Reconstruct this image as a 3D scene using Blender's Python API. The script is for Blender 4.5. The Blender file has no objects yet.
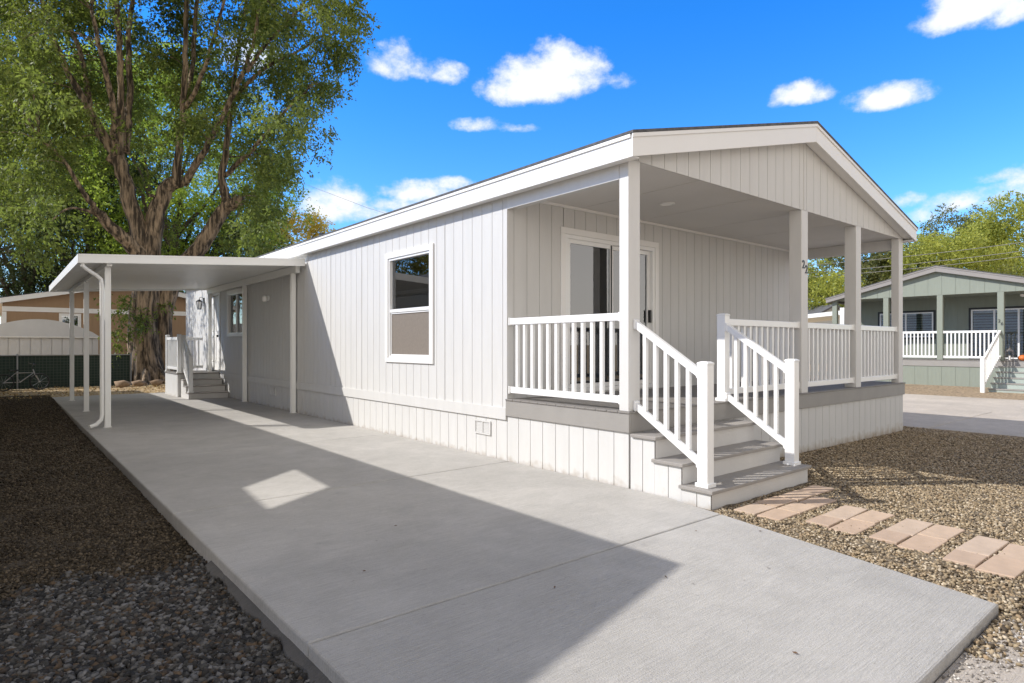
import bpy, bmesh, math, random
import numpy as np
from mathutils import Vector, Matrix
R = math.radians
random.seed(7); rng = np.random.default_rng(11)
S = bpy.context.scene
COL = S.collection

# ---------------------------------------------------------------- camera
CAM = (-4.576, -3.791, 1.35)
FOC = 620.0
cam = bpy.data.cameras.new('camera'); co = bpy.data.objects.new('camera', cam); COL.objects.link(co)
cam.sensor_width = 36; cam.lens = FOC / 1024 * 36
cam.shift_y = 3 / 1024
cam.clip_start = 0.05; cam.clip_end = 3000
YAW = 39.71
co.location = CAM; co.rotation_euler = (R(90), 0, -R(YAW))
S.camera = co
RX, RY = math.cos(R(YAW)), -math.sin(R(YAW))
FX, FY = math.sin(R(YAW)), math.cos(R(YAW))
def at(px, py, d):
    """a point of the place seen at a pixel of the photograph, d metres in front"""
    x = (px - 512) / FOC * d
    return Vector((CAM[0] + RX * x + FX * d, CAM[1] + RY * x + FY * d, CAM[2] + (344.5 - py) / FOC * d))

# ---------------------------------------------------------------- light
SUNV = Vector((-1.08, 0.73, 1.0)).normalized()           # towards the sun
sun = bpy.data.lights.new('sun', 'SUN'); sun.energy = 3.6; sun.angle = R(0.55); sun.color = (1.0, 0.955, 0.89)
so = bpy.data.objects.new('sun', sun); COL.objects.link(so)
so.rotation_euler = SUNV.to_track_quat('Z', 'Y').to_euler(); so.location = (-30, 25, 40)
SUN_EL = math.asin(SUNV.z); SUN_AZ = math.atan2(SUNV.x, SUNV.y)

world = bpy.data.worlds.new('World'); S.world = world; world.use_nodes = True
def build_world():
    nt = world.node_tree; nt.nodes.clear(); N = nt.nodes; L = nt.links
    out = N.new('ShaderNodeOutputWorld'); bg = N.new('ShaderNodeBackground'); L.new(bg.outputs[0], out.inputs[0])
    sky = N.new('ShaderNodeTexSky'); sky.sky_type = 'NISHITA'; sky.sun_disc = False
    sky.sun_elevation = SUN_EL; sky.sun_rotation = SUN_AZ
    sky.air_density = 1.0; sky.dust_density = 0.15; sky.ozone_density = 1.5; sky.altitude = 800
    hs = N.new('ShaderNodeHueSaturation'); hs.inputs['Saturation'].default_value = 1.30; hs.inputs['Value'].default_value = 1.0
    hs.inputs['Hue'].default_value = 0.495
    L.new(sky.outputs[0], hs.inputs['Color'])
    tint = N.new('ShaderNodeMixRGB'); tint.blend_type = 'MULTIPLY'; tint.inputs[0].default_value = 1
    L.new(hs.outputs[0], tint.inputs[1])
    tc = N.new('ShaderNodeTexCoord')
    sep = N.new('ShaderNodeSeparateXYZ'); L.new(tc.outputs['Generated'], sep.inputs[0])
    tz = N.new('ShaderNodeMapRange'); tz.inputs['From Min'].default_value = 0.08; tz.inputs['From Max'].default_value = 0.46; L.new(sep.outputs[2], tz.inputs['Value'])
    tmx = N.new('ShaderNodeMixRGB'); tmx.inputs[1].default_value = (0.90, 1.02, 1.20, 1); tmx.inputs[2].default_value = (0.36, 1.00, 1.60, 1); L.new(tz.outputs[0], tmx.inputs[0]); L.new(tmx.outputs[0], tint.inputs[2])
    def m(op, a, b=None, c=None, clamp=False):
        n = N.new('ShaderNodeMath'); n.operation = op; n.use_clamp = clamp
        for i, v in enumerate((a, b, c)):
            if v is None: continue
            if isinstance(v, (int, float)): n.inputs[i].default_value = v
            else: L.new(v, n.inputs[i])
        return n.outputs[0]
    az = m('ARCTAN2', sep.outputs[0], sep.outputs[1]); el = m('ARCSINE', sep.outputs[2])
    nz = N.new('ShaderNodeTexNoise'); nz.inputs['Scale'].default_value = 24; nz.inputs['Detail'].default_value = 9; nz.inputs['Roughness'].default_value = 0.62
    mp = N.new('ShaderNodeMapping'); mp.inputs['Scale'].default_value = (1, 1, 1.35); L.new(tc.outputs['Generated'], mp.inputs[0]); L.new(mp.outputs[0], nz.inputs['Vector'])
    # cumulus puffs: place (px, py), half width, height above, depth below, density
    puffs = [(528, 90, 50, 30, 15, 1.0), (560, 78, 46, 32, 20, 1.0), (592, 68, 20, 10, 7, .55), (398, 66, 34, 20, 12, .6), (442, 76, 26, 14, 8, .62),
             (477, 127, 24, 9, 5, .62), (512, 128, 20, 4, 4, .3), (800, 97, 30, 14, 8, .78), (890, 100, 40, 16, 9, .85), (978, 8, 56, 30, 18, 1.0), (1020, 4, 40, 30, 16, .9),
             (335, 208, 34, 26, 14, .9), (365, 215, 34, 12, 8, .7), (420, 194, 40, 14, 9, .9), (450, 184, 22, 8, 7, .85), (392, 206, 30, 9, 6, .7),
             (966, 204, 36, 13, 9, .72), (1002, 176, 26, 6, 5, .35), (905, 200, 18, 9, 8, .5), (925, 215, 22, 8, 8, .4), (620, 82, 14, 8, 6, .3), (1080, 180, 60, 24, 14, .8),
             (20, 14, 40, 14, 9, .7), (-80, 120, 90, 40, 20, .9), (250, 60, 40, 20, 10, .6)]
    rnd = random.Random(5)
    field = None
    for px, py, w, hu, hd, dens in puffs:
        p = at(px, py, 100) - Vector(CAM); a = math.atan2(p.x, p.y); e = math.asin(p.z / p.length)
        k = 1 / p.length * 100 / FOC * 100 / p.length * 1.0
        w_, u_, d_ = w * 100 / FOC / p.length * 1.2, hu * 100 / FOC / p.length * 1.2, hd * 100 / FOC / p.length * 1.15
        da = m('DIVIDE', m('SUBTRACT', az, a), w_)
        de = m('SUBTRACT', el, e)
        den = m('MULTIPLY_ADD', m('GREATER_THAN', de, 0.0), u_ - d_, d_)
        de = m('DIVIDE', de, den)
        d2 = m('ADD', m('MULTIPLY', da, da), m('MULTIPLY', de, de))
        f = m('MULTIPLY', m('SUBTRACT', 1.0, d2), dens * 1.0)
        f = m('MAXIMUM', f, -1.0)
        field = f if field is None else m('SMOOTH_MAX', field, f, 0.12)
    # noise-scattered warm clouds added out of view, overhead and behind, as neutral fill light
    nb = N.new('ShaderNodeTexNoise'); nb.inputs['Scale'].default_value = 3.2; nb.inputs['Detail'].default_value = 6
    L.new(mp.outputs[0], nb.inputs['Vector'])
    back = m('MULTIPLY_ADD', sep.outputs[0], -.259, m('MULTIPLY', sep.outputs[1], -.966))     # towards the other side of the sky
    back = m('MAXIMUM', back, m('MULTIPLY_ADD', sep.outputs[2], 2.6, -1.55))
    bf = m('ADD', m('MULTIPLY_ADD', nb.outputs[0], 5.0, -2.6), m('MULTIPLY_ADD', back, 3.0, 0.0))
    bf = m('MINIMUM', bf, m('MULTIPLY', m('ADD', back, 0.0), 5.0))
    field = m('MAXIMUM', field, bf)
    v = m('ADD', field, m('MULTIPLY', m('SUBTRACT', nz.outputs[0], 0.50), 2.0))
    ramp = N.new('ShaderNodeMapRange'); ramp.interpolation_type = 'SMOOTHSTEP'; ramp.inputs['From Min'].default_value = -0.02; ramp.inputs['From Max'].default_value = 0.85
    L.new(v, ramp.inputs['Value'])
    cc = N.new('ShaderNodeMixRGB'); cc.inputs[1].default_value = (3.9, 4.35, 4.9, 1); cc.inputs[2].default_value = (5.6, 5.6, 5.65, 1)
    sh = N.new('ShaderNodeMapRange'); sh.inputs['From Min'].default_value = 0.1; sh.inputs['From Max'].default_value = 1.1; L.new(v, sh.inputs['Value'])
    L.new(sh.outputs[0], cc.inputs[0])
    cz_ = N.new('ShaderNodeMapRange'); cz_.inputs['From Min'].default_value = .10; cz_.inputs['From Max'].default_value = .65; L.new(sep.outputs[2], cz_.inputs['Value'])
    cl_ = N.new('ShaderNodeMixRGB'); cl_.inputs[1].default_value = (9.0, 8.3, 7.5, 1); cl_.inputs[2].default_value = (3.15, 3.0, 2.8, 1); L.new(cz_.outputs[0], cl_.inputs[0])
    cw = N.new('ShaderNodeMixRGB'); L.new(cl_.outputs[0], cw.inputs[2]); L.new(m('MULTIPLY', back, 2.5, clamp=True), cw.inputs[0]); L.new(cc.outputs[0], cw.inputs[1]); cc = cw
    mx = N.new('ShaderNodeMixRGB'); L.new(m('MULTIPLY', ramp.outputs[0], 0.96), mx.inputs[0]); L.new(tint.outputs[0], mx.inputs[1]); L.new(cc.outputs[0], mx.inputs[2])
    L.new(mx.outputs[0], bg.inputs[0]); bg.inputs[1].default_value = 0.15
build_world()
S.view_settings.view_transform = 'Standard'; S.view_settings.look = 'None'; S.view_settings.gamma = 1; S.view_settings.use_curve_mapping = False
S.view_settings.exposure = 0.45
S.render.engine = 'CYCLES'; S.cycles.max_bounces = 8; S.cycles.transparent_max_bounces = 12; S.cycles.use_denoising = True

# ---------------------------------------------------------------- helpers
OFF = {}
def prop(o, label=None, cat=None, group=None, kind=None):
    if label: o['label'] = label
    if cat: o['category'] = cat
    if group: o['group'] = group
    if kind: o['kind'] = kind
    return o
def thing(name, label, cat, loc=(0, 0, 0), rz=0, group=None, local=False):
    o = bpy.data.objects.new(name, None); COL.objects.link(o); o.location = loc; o.rotation_euler = (0, 0, rz); o.empty_display_size = .2
    OFF[o.name] = Vector((0, 0, 0)) if local else Vector(loc)
    return prop(o, label, cat, group)
def link(name, me, parent=None, loc=(0, 0, 0)):
    o = bpy.data.objects.new(name, me); COL.objects.link(o); o.location = loc
    if parent is not None:
        o.parent = parent; OFF[o.name] = OFF.get(parent.name, Vector((0, 0, 0)))
    return o
class MB:
    def __init__(s): s.v = []; s.f = []; s.smooth = False
    def quadbox(s, c):                       # 8 corners, bottom 4 then top 4
        b = len(s.v); s.v += [tuple(p) for p in c]
        for f in ((0, 3, 2, 1), (4, 5, 6, 7), (0, 1, 5, 4), (1, 2, 6, 5), (2, 3, 7, 6), (3, 0, 4, 7)): s.f.append(tuple(b + i for i in f))
        return s
    def box(s, x0, x1, y0, y1, z0, z1):
        return s.quadbox([(x0, y0, z0), (x1, y0, z0), (x1, y1, z0), (x0, y1, z0), (x0, y0, z1), (x1, y0, z1), (x1, y1, z1), (x0, y1, z1)])
    def pbox(s, P, u0, u1, n0, n1, z0, z1):  # box in a wall's own frame
        return s.quadbox([P(u0, n0, z0), P(u1, n0, z0), P(u1, n1, z0), P(u0, n1, z0), P(u0, n0, z1), P(u1, n0, z1), P(u1, n1, z1), P(u0, n1, z1)])
    def beam(s, p, q, w, h):                 # sloping bar with upright ends, height h, width w
        p = Vector(p); q = Vector(q); d = (q - p); d.z = 0; d.normalize(); n = Vector((-d.y, d.x, 0)) * (w / 2); z = Vector((0, 0, h / 2))
        return s.quadbox([p - n - z, q - n - z, q + n - z, p + n - z, p - n + z, q - n + z, q + n + z, p + n + z])
    def prism(s, pts, off):                  # polygon pts extruded by vector off
        b = len(s.v); n = len(pts); off = Vector(off)
        s.v += [tuple(p) for p in pts] + [tuple(Vector(p) + off) for p in pts]
        s.f.append(tuple(range(b, b + n))[::-1]); s.f.append(tuple(range(b + n, b + 2 * n)))
        for i in range(n): j = (i + 1) % n; s.f.append((b + i, b + j, b + n + j, b + n + i))
        return s
    def tube(s, pts, rad, n=10, cap=True):
        pts = [Vector(p) for p in pts]; rad = rad if isinstance(rad, (list, tuple)) else [rad] * len(pts)
        b = len(s.v); up = None
        for i, p in enumerate(pts):
            d = (pts[min(i + 1, len(pts) - 1)] - pts[max(i - 1, 0)]).normalized()
            if up is None: up = d.orthogonal().normalized()
            up = (up - d * up.dot(d)).normalized(); sd = d.cross(up)
            for k in range(n):
                a = 2 * math.pi * k / n; s.v.append(tuple(p + (up * math.cos(a) + sd * math.sin(a)) * rad[i]))
        for i in range(len(pts) - 1):
            for k in range(n):
                k2 = (k + 1) % n; s.f.append((b + i * n + k, b + i * n + k2, b + (i + 1) * n + k2, b + (i + 1) * n + k))
        if cap:
            s.f.append(tuple(b + k for k in range(n))[::-1]); s.f.append(tuple(b + (len(pts) - 1) * n + k for k in range(n)))
        return s
    def lathe(s, prof, c, n=20):
        b = len(s.v)
        for r, z in prof:
            for k in range(n):
                a = 2 * math.pi * k / n; s.v.append((c[0] + r * math.cos(a), c[1] + r * math.sin(a), c[2] + z))
        for i in range(len(prof) - 1):
            for k in range(n):
                k2 = (k + 1) % n; s.f.append((b + i * n + k, b + i * n + k2, b + (i + 1) * n + k2, b + (i + 1) * n + k))
        s.f.append(tuple(b + k for k in range(n))[::-1]); s.f.append(tuple(b + (len(prof) - 1) * n + k for k in range(n)))
        return s
    def build(s, name, mat, parent=None, smooth=False, bevel=0, normals=True, root_off=None):
        off = OFF.get(parent.name, Vector((0, 0, 0))) if parent is not None else Vector((0, 0, 0))
        me = bpy.data.meshes.new(name)
        me.from_pydata([(v[0] - off.x, v[1] - off.y, v[2] - off.z) for v in s.v], [], s.f)
        if normals:
            bm = bmesh.new(); bm.from_mesh(me); bmesh.ops.recalc_face_normals(bm, faces=bm.faces); bm.to_mesh(me); bm.free()
        if smooth:
            me.polygons.foreach_set('use_smooth', [True] * len(me.polygons))
        me.materials.append(mat)
        o = link(name, me, parent)
        if bevel:
            b = o.modifiers.new('bevel', 'BEVEL'); b.width = bevel; b.segments = 2; b.limit_method = 'ANGLE'; b.angle_limit = R(40)
        return o
def arrays_mesh(name, V, F, mat, smooth=False):
    me = bpy.data.meshes.new(name); nf, k = F.shape
    me.vertices.add(len(V)); me.vertices.foreach_set('co', V.astype(np.float32).ravel())
    me.loops.add(nf * k); me.loops.foreach_set('vertex_index', F.astype(np.int32).ravel())
    me.polygons.add(nf); me.polygons.foreach_set('loop_start', np.arange(0, nf * k, k, dtype=np.int32)); me.polygons.foreach_set('loop_total', np.full(nf, k, dtype=np.int32))
    if smooth: me.polygons.foreach_set('use_smooth', np.ones(nf, dtype=bool))
    me.materials.append(mat); me.update(calc_edges=True); me.validate()
    return me

# ---------------------------------------------------------------- materials
MATS = {}
def mat(name, col, rough=.6, var=.06, scale=3, bump=0, bscale=60, stretch=(1, 1, 1), metal=0, col2=None, spec=.5, detail=6, island=0, extra=None, bdist=.004, ramp=(.3, .72)):
    if name in MATS: return MATS[name]
    m = bpy.data.materials.new(name); m.use_nodes = True; nt = m.node_tree; N = nt.nodes; L = nt.links; b = N['Principled BSDF']
    tc = N.new('ShaderNodeTexCoord'); mp = N.new('ShaderNodeMapping'); mp.inputs['Scale'].default_value = stretch; L.new(tc.outputs['Object'], mp.inputs[0])
    nz = N.new('ShaderNodeTexNoise'); nz.inputs['Scale'].default_value = scale; nz.inputs['Detail'].default_value = detail; nz.inputs['Roughness'].default_value = .6
    L.new(mp.outputs[0], nz.inputs['Vector'])
    r = N.new('ShaderNodeValToRGB'); r.color_ramp.elements[0].position = ramp[0]; r.color_ramp.elements[1].position = ramp[1]
    c2 = col2 or tuple(c * (1 + var) for c in col); c1 = col if col2 else tuple(c * (1 - var) for c in col)
    r.color_ramp.elements[0].color = (*c1, 1); r.color_ramp.elements[1].color = (*[min(1, c) for c in c2], 1)
    L.new(nz.outputs[0], r.inputs[0]); cur = r.outputs[0]
    if island:
        g = N.new('ShaderNodeNewGeometry'); hv = N.new('ShaderNodeHueSaturation'); mr = N.new('ShaderNodeMapRange')
        mr.inputs['To Min'].default_value = 1 - island; mr.inputs['To Max'].default_value = 1 + island
        L.new(g.outputs['Random Per Island'], mr.inputs['Value']); L.new(mr.outputs[0], hv.inputs['Value']); L.new(cur, hv.inputs['Color']); cur = hv.outputs[0]
    L.new(cur, b.inputs['Base Color']); b.inputs['Roughness'].default_value = rough; b.inputs['Metallic'].default_value = metal
    b.inputs['Specular IOR Level'].default_value = spec
    if bump:
        n2 = N.new('ShaderNodeTexNoise'); n2.inputs['Scale'].default_value = bscale; n2.inputs['Detail'].default_value = 4; L.new(mp.outputs[0], n2.inputs['Vector'])
        bp = N.new('ShaderNodeBump'); bp.inputs['Strength'].default_value = bump; bp.inputs['Distance'].default_value = bdist
        L.new(n2.outputs[0], bp.inputs['Height']); L.new(bp.outputs[0], b.inputs['Normal'])
    if extra: extra(nt, b)
    MATS[name] = m; return m

def concrete(name, c1, c2, broom=(1, 30, 1)):
    def ex(nt, b):
        N, L = nt.nodes, nt.links
        tc = N.new('ShaderNodeTexCoord')
        base = b.inputs['Base Color'].links[0].from_socket
        def noise(sc, det, stretch, lo, hi, v0, v1):
            mp = N.new('ShaderNodeMapping'); mp.inputs['Scale'].default_value = stretch; L.new(tc.outputs['Object'], mp.inputs[0])
            n = N.new('ShaderNodeTexNoise'); n.inputs['Scale'].default_value = sc; n.inputs['Detail'].default_value = det; n.inputs['Roughness'].default_value = .65; n.inputs['Distortion'].default_value = .4
            L.new(mp.outputs[0], n.inputs['Vector'])
            mr = N.new('ShaderNodeMapRange'); mr.inputs['From Min'].default_value = lo; mr.inputs['From Max'].default_value = hi; mr.inputs['To Min'].default_value = v0; mr.inputs['To Max'].default_value = v1
            L.new(n.outputs[0], mr.inputs['Value']); return mr.outputs[0]
        cur = base
        for v in (noise(.55, 6, (1, 1, 1), .35, .6, .90, 1.04), noise(3.2, 9, (1, 1, 1), .3, .65, .92, 1.05), noise(5, 5, (.6, 26, 1), .35, .65, .90, 1.08), noise(170, 3, (1, 1, 1), .3, .7, .86, 1.12),
                  noise(2.1, 10, (1, 1, 1), .62, .74, 1.0, .86), noise(26, 3, (1, 1, 1), .66, .74, 1.0, .72), noise(60, 3, (.35, 2.5, 1), .3, .7, .90, 1.08)):
            mm = N.new('ShaderNodeMixRGB'); mm.blend_type = 'MULTIPLY'; mm.inputs[0].default_value = 1; L.new(cur, mm.inputs[1]); L.new(v, mm.inputs[2]); cur = mm.outputs[0]
        L.new(cur, b.inputs['Base Color'])
        h = noise(5, 5, (.6, 26, 1), .3, .7, 0, 1); h2 = noise(120, 3, (1, 1, 1), .3, .7, 0, 1)
        ad = N.new('ShaderNodeMath'); ad.operation = 'ADD'; L.new(h, ad.inputs[0]); L.new(h2, ad.inputs[1])
        bp = N.new('ShaderNodeBump'); bp.inputs['Strength'].default_value = .6; bp.inputs['Distance'].default_value = .004; L.new(ad.outputs[0], bp.inputs['Height']); L.new(bp.outputs[0], b.inputs['Normal'])
    return mat(name, c1, .85, scale=.35, col2=c2, spec=.25, extra=ex)

def splash(nt, b):
    """soil splashed up on the foot of the skirting"""
    N, L = nt.nodes, nt.links; cur = b.inputs['Base Color'].links[0].from_socket
    tc = N.new('ShaderNodeTexCoord'); sp = N.new('ShaderNodeSeparateXYZ'); L.new(tc.outputs['Object'], sp.inputs[0])
    nz = N.new('ShaderNodeTexNoise'); nz.inputs['Scale'].default_value = 9; nz.inputs['Detail'].default_value = 8; L.new(tc.outputs['Object'], nz.inputs['Vector'])
    a = N.new('ShaderNodeMath'); a.operation = 'MULTIPLY_ADD'; a.inputs[1].default_value = -5.5; a.inputs[2].default_value = .22; L.new(sp.outputs[2], a.inputs[0])
    c = N.new('ShaderNodeMath'); c.operation = 'ADD'; c.use_clamp = True; L.new(a.outputs[0], c.inputs[0])
    d = N.new('ShaderNodeMath'); d.operation = 'MULTIPLY_ADD'; d.inputs[1].default_value = 1.6; d.inputs[2].default_value = -.75; L.new(nz.outputs[0], d.inputs[0]); L.new(d.outputs[0], c.inputs[1])
    mx = N.new('ShaderNodeMixRGB'); mx.inputs[2].default_value = (.34, .27, .19, 1); L.new(c.outputs[0], mx.inputs[0]); L.new(cur, mx.inputs[1]); L.new(mx.outputs[0], b.inputs['Base Color'])
M_SIDING = mat('siding_paint', (.605, .60, .585), .72, .035, 1.2, .5, 26, (7, 7, 1), spec=.3)
M_SKIRT = mat('skirting_paint', (.605, .60, .585), .72, .04, 1.2, .5, 26, (7, 7, 1), spec=.3, extra=splash)
M_TRIM = mat('white_trim_paint', (.80, .79, .77), .5, .02, 2, .15, 60)
M_POST = mat('post_paint', (.64, .63, .61), .6, .03, 2, .25, 60, (4, 4, 1))
M_VINYL = mat('white_vinyl', (.84, .84, .83), .32, .015, 2)
M_ALU = mat('white_aluminium', (.86, .86, .83), .38, .02, 2)
M_BAND = mat('deck_band_paint', (.30, .285, .265), .6, .06, 3, .3, 40)
M_DECK = mat('deck_board_composite', (.22, .205, .19), .65, .12, 8, .5, 60, (1, 12, 1))
M_TREAD = mat('tread_composite', (.30, .28, .26), .65, .08, 8, .5, 60, (1, 12, 1))
M_RISER = mat('riser_paint', (.60, .585, .565), .65, .06, 3, .3, 40)
M_CEIL = mat('porch_ceiling_panel', (.68, .66, .63), .7, .03, 1.5)
M_SHINGLE = mat('asphalt_shingle', (.10, .10, .105), .9, .4, 18, .8, 120)
M_FRAME = mat('window_vinyl', (.82, .82, .81), .35, .01)
M_BLACK = mat('black_metal', (.015, .015, .016), .4, .1)
M_SCREEN = mat('insect_screen', (.20, .17, .14), .8, .08, 30)
M_LENS = mat('frosted_lens', (.9, .89, .86), .3, .01)
M_CURTAIN = mat('curtain_fabric', (.42, .34, .22), .9, .15, 2, stretch=(20, 20, .3))
M_FLOORIN = mat('indoor_floor', (.30, .20, .12), .5, .2, 3, stretch=(1, 8, 1))
M_INWALL = mat('indoor_wall', (.6, .58, .55), .8, .02)
M_CONC = concrete('driveway_concrete', (.43, .413, .388), (.495, .477, .452))
M_CONC2 = concrete('street_concrete', (.45, .40, .345), (.54, .485, .425))
M_BARK = mat('elm_bark', (.045, .033, .022), .9, .5, 3.4, 1, 3.4, (2.6, 2.6, .34), col2=(.36, .265, .175), bdist=.10, ramp=(.42, .60))
M_BARK2 = mat('grey_bark', (.09, .07, .055), .9, .4, 4, 1, 14, (2, 2, .4))

def glass(name, refl=1.9, tint=(.75, .8, .8)):
    m = bpy.data.materials.new(name); m.use_nodes = True; nt = m.node_tree; nt.nodes.clear(); N, L = nt.nodes, nt.links
    o = N.new('ShaderNodeOutputMaterial'); t = N.new('ShaderNodeBsdfTransparent'); t.inputs[0].default_value = (*tint, 1)
    g = N.new('ShaderNodeBsdfGlossy'); g.inputs['Roughness'].default_value = .012; g.inputs[0].default_value = (.95, .97, 1, 1)
    f = N.new('ShaderNodeFresnel'); f.inputs[0].default_value = refl
    nz = N.new('ShaderNodeTexNoise'); nz.inputs['Scale'].default_value = 1.6; bp = N.new('ShaderNodeBump'); bp.inputs['Strength'].default_value = .05; bp.inputs['Distance'].default_value = .01
    L.new(nz.outputs[0], bp.inputs['Height']); L.new(bp.outputs[0], g.inputs['Normal'])
    mx = N.new('ShaderNodeMixShader'); L.new(f.outputs[0], mx.inputs[0]); L.new(t.outputs[0], mx.inputs[1]); L.new(g.outputs[0], mx.inputs[2]); L.new(mx.outputs[0], o.inputs[0])
    return m
M_GLASS = glass('window_glass', 2.5)
M_GLASS_DOOR = glass('door_glass', 2.3, (.6, .66, .66))

def leaf_mat(name, c_dark, c_light, trans=.35, back=(.30, .36, .06), clump=.35):
    m = bpy.data.materials.new(name); m.use_nodes = True; nt = m.node_tree; nt.nodes.clear(); N, L = nt.nodes, nt.links
    o = N.new('ShaderNodeOutputMaterial'); g = N.new('ShaderNodeNewGeometry'); tc = N.new('ShaderNodeTexCoord')
    nz = N.new('ShaderNodeTexNoise'); nz.inputs['Scale'].default_value = clump; nz.inputs['Detail'].default_value = 3; L.new(tc.outputs['Object'], nz.inputs['Vector'])
    ad = N.new('ShaderNodeMath'); ad.operation = 'MULTIPLY_ADD'; ad.inputs[1].default_value = 1.0; ad.inputs[2].default_value = -.25; L.new(g.outputs['Random Per Island'], ad.inputs[0])
    a2 = N.new('ShaderNodeMath'); a2.operation = 'ADD'; L.new(ad.outputs[0], a2.inputs[0])
    m3 = N.new('ShaderNodeMath'); m3.operation = 'MULTIPLY_ADD'; m3.inputs[1].default_value = 1.6; m3.inputs[2].default_value = -.55; L.new(nz.outputs[0], m3.inputs[0]); L.new(m3.outputs[0], a2.inputs[1])
    mx = N.new('ShaderNodeMixRGB'); mx.inputs[1].default_value = (*c_dark, 1); mx.inputs[2].default_value = (*c_light, 1); mx.use_clamp = True; L.new(a2.outputs[0], mx.inputs[0])
    p = N.new('ShaderNodeBsdfPrincipled'); p.inputs['Roughness'].default_value = .58; p.inputs['Specular IOR Level'].default_value = .35; L.new(mx.outputs[0], p.inputs['Base Color'])
    t = N.new('ShaderNodeBsdfTranslucent'); mb = N.new('ShaderNodeMixRGB'); mb.inputs[0].default_value = .6; mb.inputs[2].default_value = (*back, 1); L.new(mx.outputs[0], mb.inputs[1]); L.new(mb.outputs[0], t.inputs[0])
    ms = N.new('ShaderNodeMixShader'); ms.inputs[0].default_value = trans; L.new(p.outputs[0], ms.inputs[1]); L.new(t.outputs[0], ms.inputs[2]); L.new(ms.outputs[0], o.inputs[0])
    return m

# ---------------------------------------------------------------- ground
def gz(x, y):
    if x < -3.46: z = -.115 + .02 * max(0, min(1, (y - 1) / 3))
    elif x < 0: z = -.085 + (x + 3.5) / 3.5 * .055
    elif x < 7.1: z = -.03 - x * .0085
    elif x < 8.3: z = -.09 - (x - 7.1) / 1.2 * .085
    else: z = -.175
    if x < 2 and y > 9: z = z + (max(0, min(1, (y - 9) / 6))) * (.0 - z - .012)
    if x > 16.8: z += min(1, (x - 16.8) / 3.2) * .125
    return z
def sheet(x0, x1, y0, y1, step, dz, xs=None, ys=None, rough=0):
    xs = xs if xs is not None else np.linspace(x0, x1, max(2, int((x1 - x0) / step) + 1)); ys = ys if ys is not None else np.linspace(y0, y1, max(2, int((y1 - y0) / step) + 1))
    mb = MB()
    for y in ys:
        for x in xs: mb.v.append((x, y, gz(x, y) + dz + (random.uniform(-rough, rough) if rough else 0)))
    n = len(xs)
    for j in range(len(ys) - 1):
        for i in range(n - 1): mb.f.append((j * n + i, j * n + i + 1, (j + 1) * n + i + 1, (j + 1) * n + i))
    return mb
M_DIRT = mat('dry_ground', (.32, .22, .12), .95, .3, 6, 1, 60, col2=(.60, .47, .29))
xs = sorted(set([-900, -300, -100, -50, -25, -15, -10, -7] + [round(-6 + .5 * i, 3) for i in range(62)] + [27, 32, 40, 60, 120, 300, 900]))
ys = sorted(set([-900, -300, -100, -50, -25, -15, -10] + [-8 + i for i in range(36)] + [34, 40, 50, 70, 120, 300, 900]))
g = sheet(0, 0, 0, 0, 1, -.03, xs, ys).build('ground', M_DIRT, normals=False, smooth=True); prop(g, kind='structure')
M_GBASE_L = mat('dark_gravel_bed', (.035, .03, .026), .95, .4, 30, 1, 90, col2=(.16, .14, .125))
M_GBASE_R = mat('tan_gravel_bed', (.07, .055, .035), .95, .4, 30, 1, 90, col2=(.25, .20, .14))
M_MULCH = mat('brown_gravel_bed', (.028, .021, .014), .95, .4, 22, 1, 70, col2=(.10, .077, .05))
o = sheet(-8, -3.49, -4.5, .7, .12, 0, rough=.012).build('gravel_bed', M_GBASE_L, normals=False); prop(o, kind='structure')
o = sheet(-8, -3.49, .7, 17.2, .15, 0, rough=.012).build('gravel_bed', M_MULCH, normals=False); prop(o, kind='structure')
o = sheet(-.5, 8.3, -2.96, 12, .15, 0, rough=.01).build('gravel_bed', M_GBASE_R, normals=False); prop(o, kind='structure')
M_GSTRIP = mat('brown_gravel_strip', (.12, .085, .05), .95, .4, 14, 1, 30, col2=(.50, .38, .25), bdist=.03, detail=12)
o = sheet(16.75, 20.3, -14, 30, .5, .004).build('gravel_strip', M_GSTRIP, normals=False); prop(o, kind='structure')

# driveway: cast slabs with tooled joints between them
def slab(mb, poly, z0, z1, ins=.004):
    """one cast slab with a softened top edge"""
    n = len(poly); c = Vector((sum(p[0] for p in poly) / n, sum(p[1] for p in poly) / n, 0))
    b = len(mb.v); r = .012
    def inset(d):
        out = []
        for i in range(n):
            p = Vector((*poly[i], 0)); a = Vector((*poly[i - 1], 0)); q = Vector((*poly[(i + 1) % n], 0))
            e1 = (p - a).normalized(); e2 = (q - p).normalized(); n1 = Vector((-e1.y, e1.x, 0)); n2 = Vector((-e2.y, e2.x, 0))
            bis = (n1 + n2); bis = bis / max(.3, bis.length_squared) * 2
            out.append(p + bis * d)
        return out
    for d, z in ((ins, z0), (ins, z1 - r), (ins + r * .3, z1 - r * .3), (ins + r, z1)):
        for p in inset(d): mb.v.append((p.x, p.y, z))
    for k in range(3):
        for i in range(n): j = (i + 1) % n; mb.f.append((b + k * n + i, b + k * n + j, b + (k + 1) * n + j, b + (k + 1) * n + i))
    mb.f.append(tuple(b + 3 * n + i for i in range(n)))
dv = MB()
js = [-2.93, -1.05, 1.75, 4.6, 7.45, 10.3, 13.2, 15.95]
for a, b_ in zip(js[:-1], js[1:]):
    if a == -2.93: slab(dv, [(-3.5, a), (-.56, a), (-.13, b_), (-3.5, b_)], -.25, 0)
    elif a == -1.05: slab(dv, [(-3.5, a), (-.13, a), (-.03, -.55), (-.004, -.5), (-.004, b_), (-3.5, b_)], -.25, 0)
    else: slab(dv, [(-3.5, a), (-.004, a), (-.004, b_), (-3.5, b_)], -.25, 0)
dv.box(-3.48, -.62, -2.9, 15.9, -.24, -.02)
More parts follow.
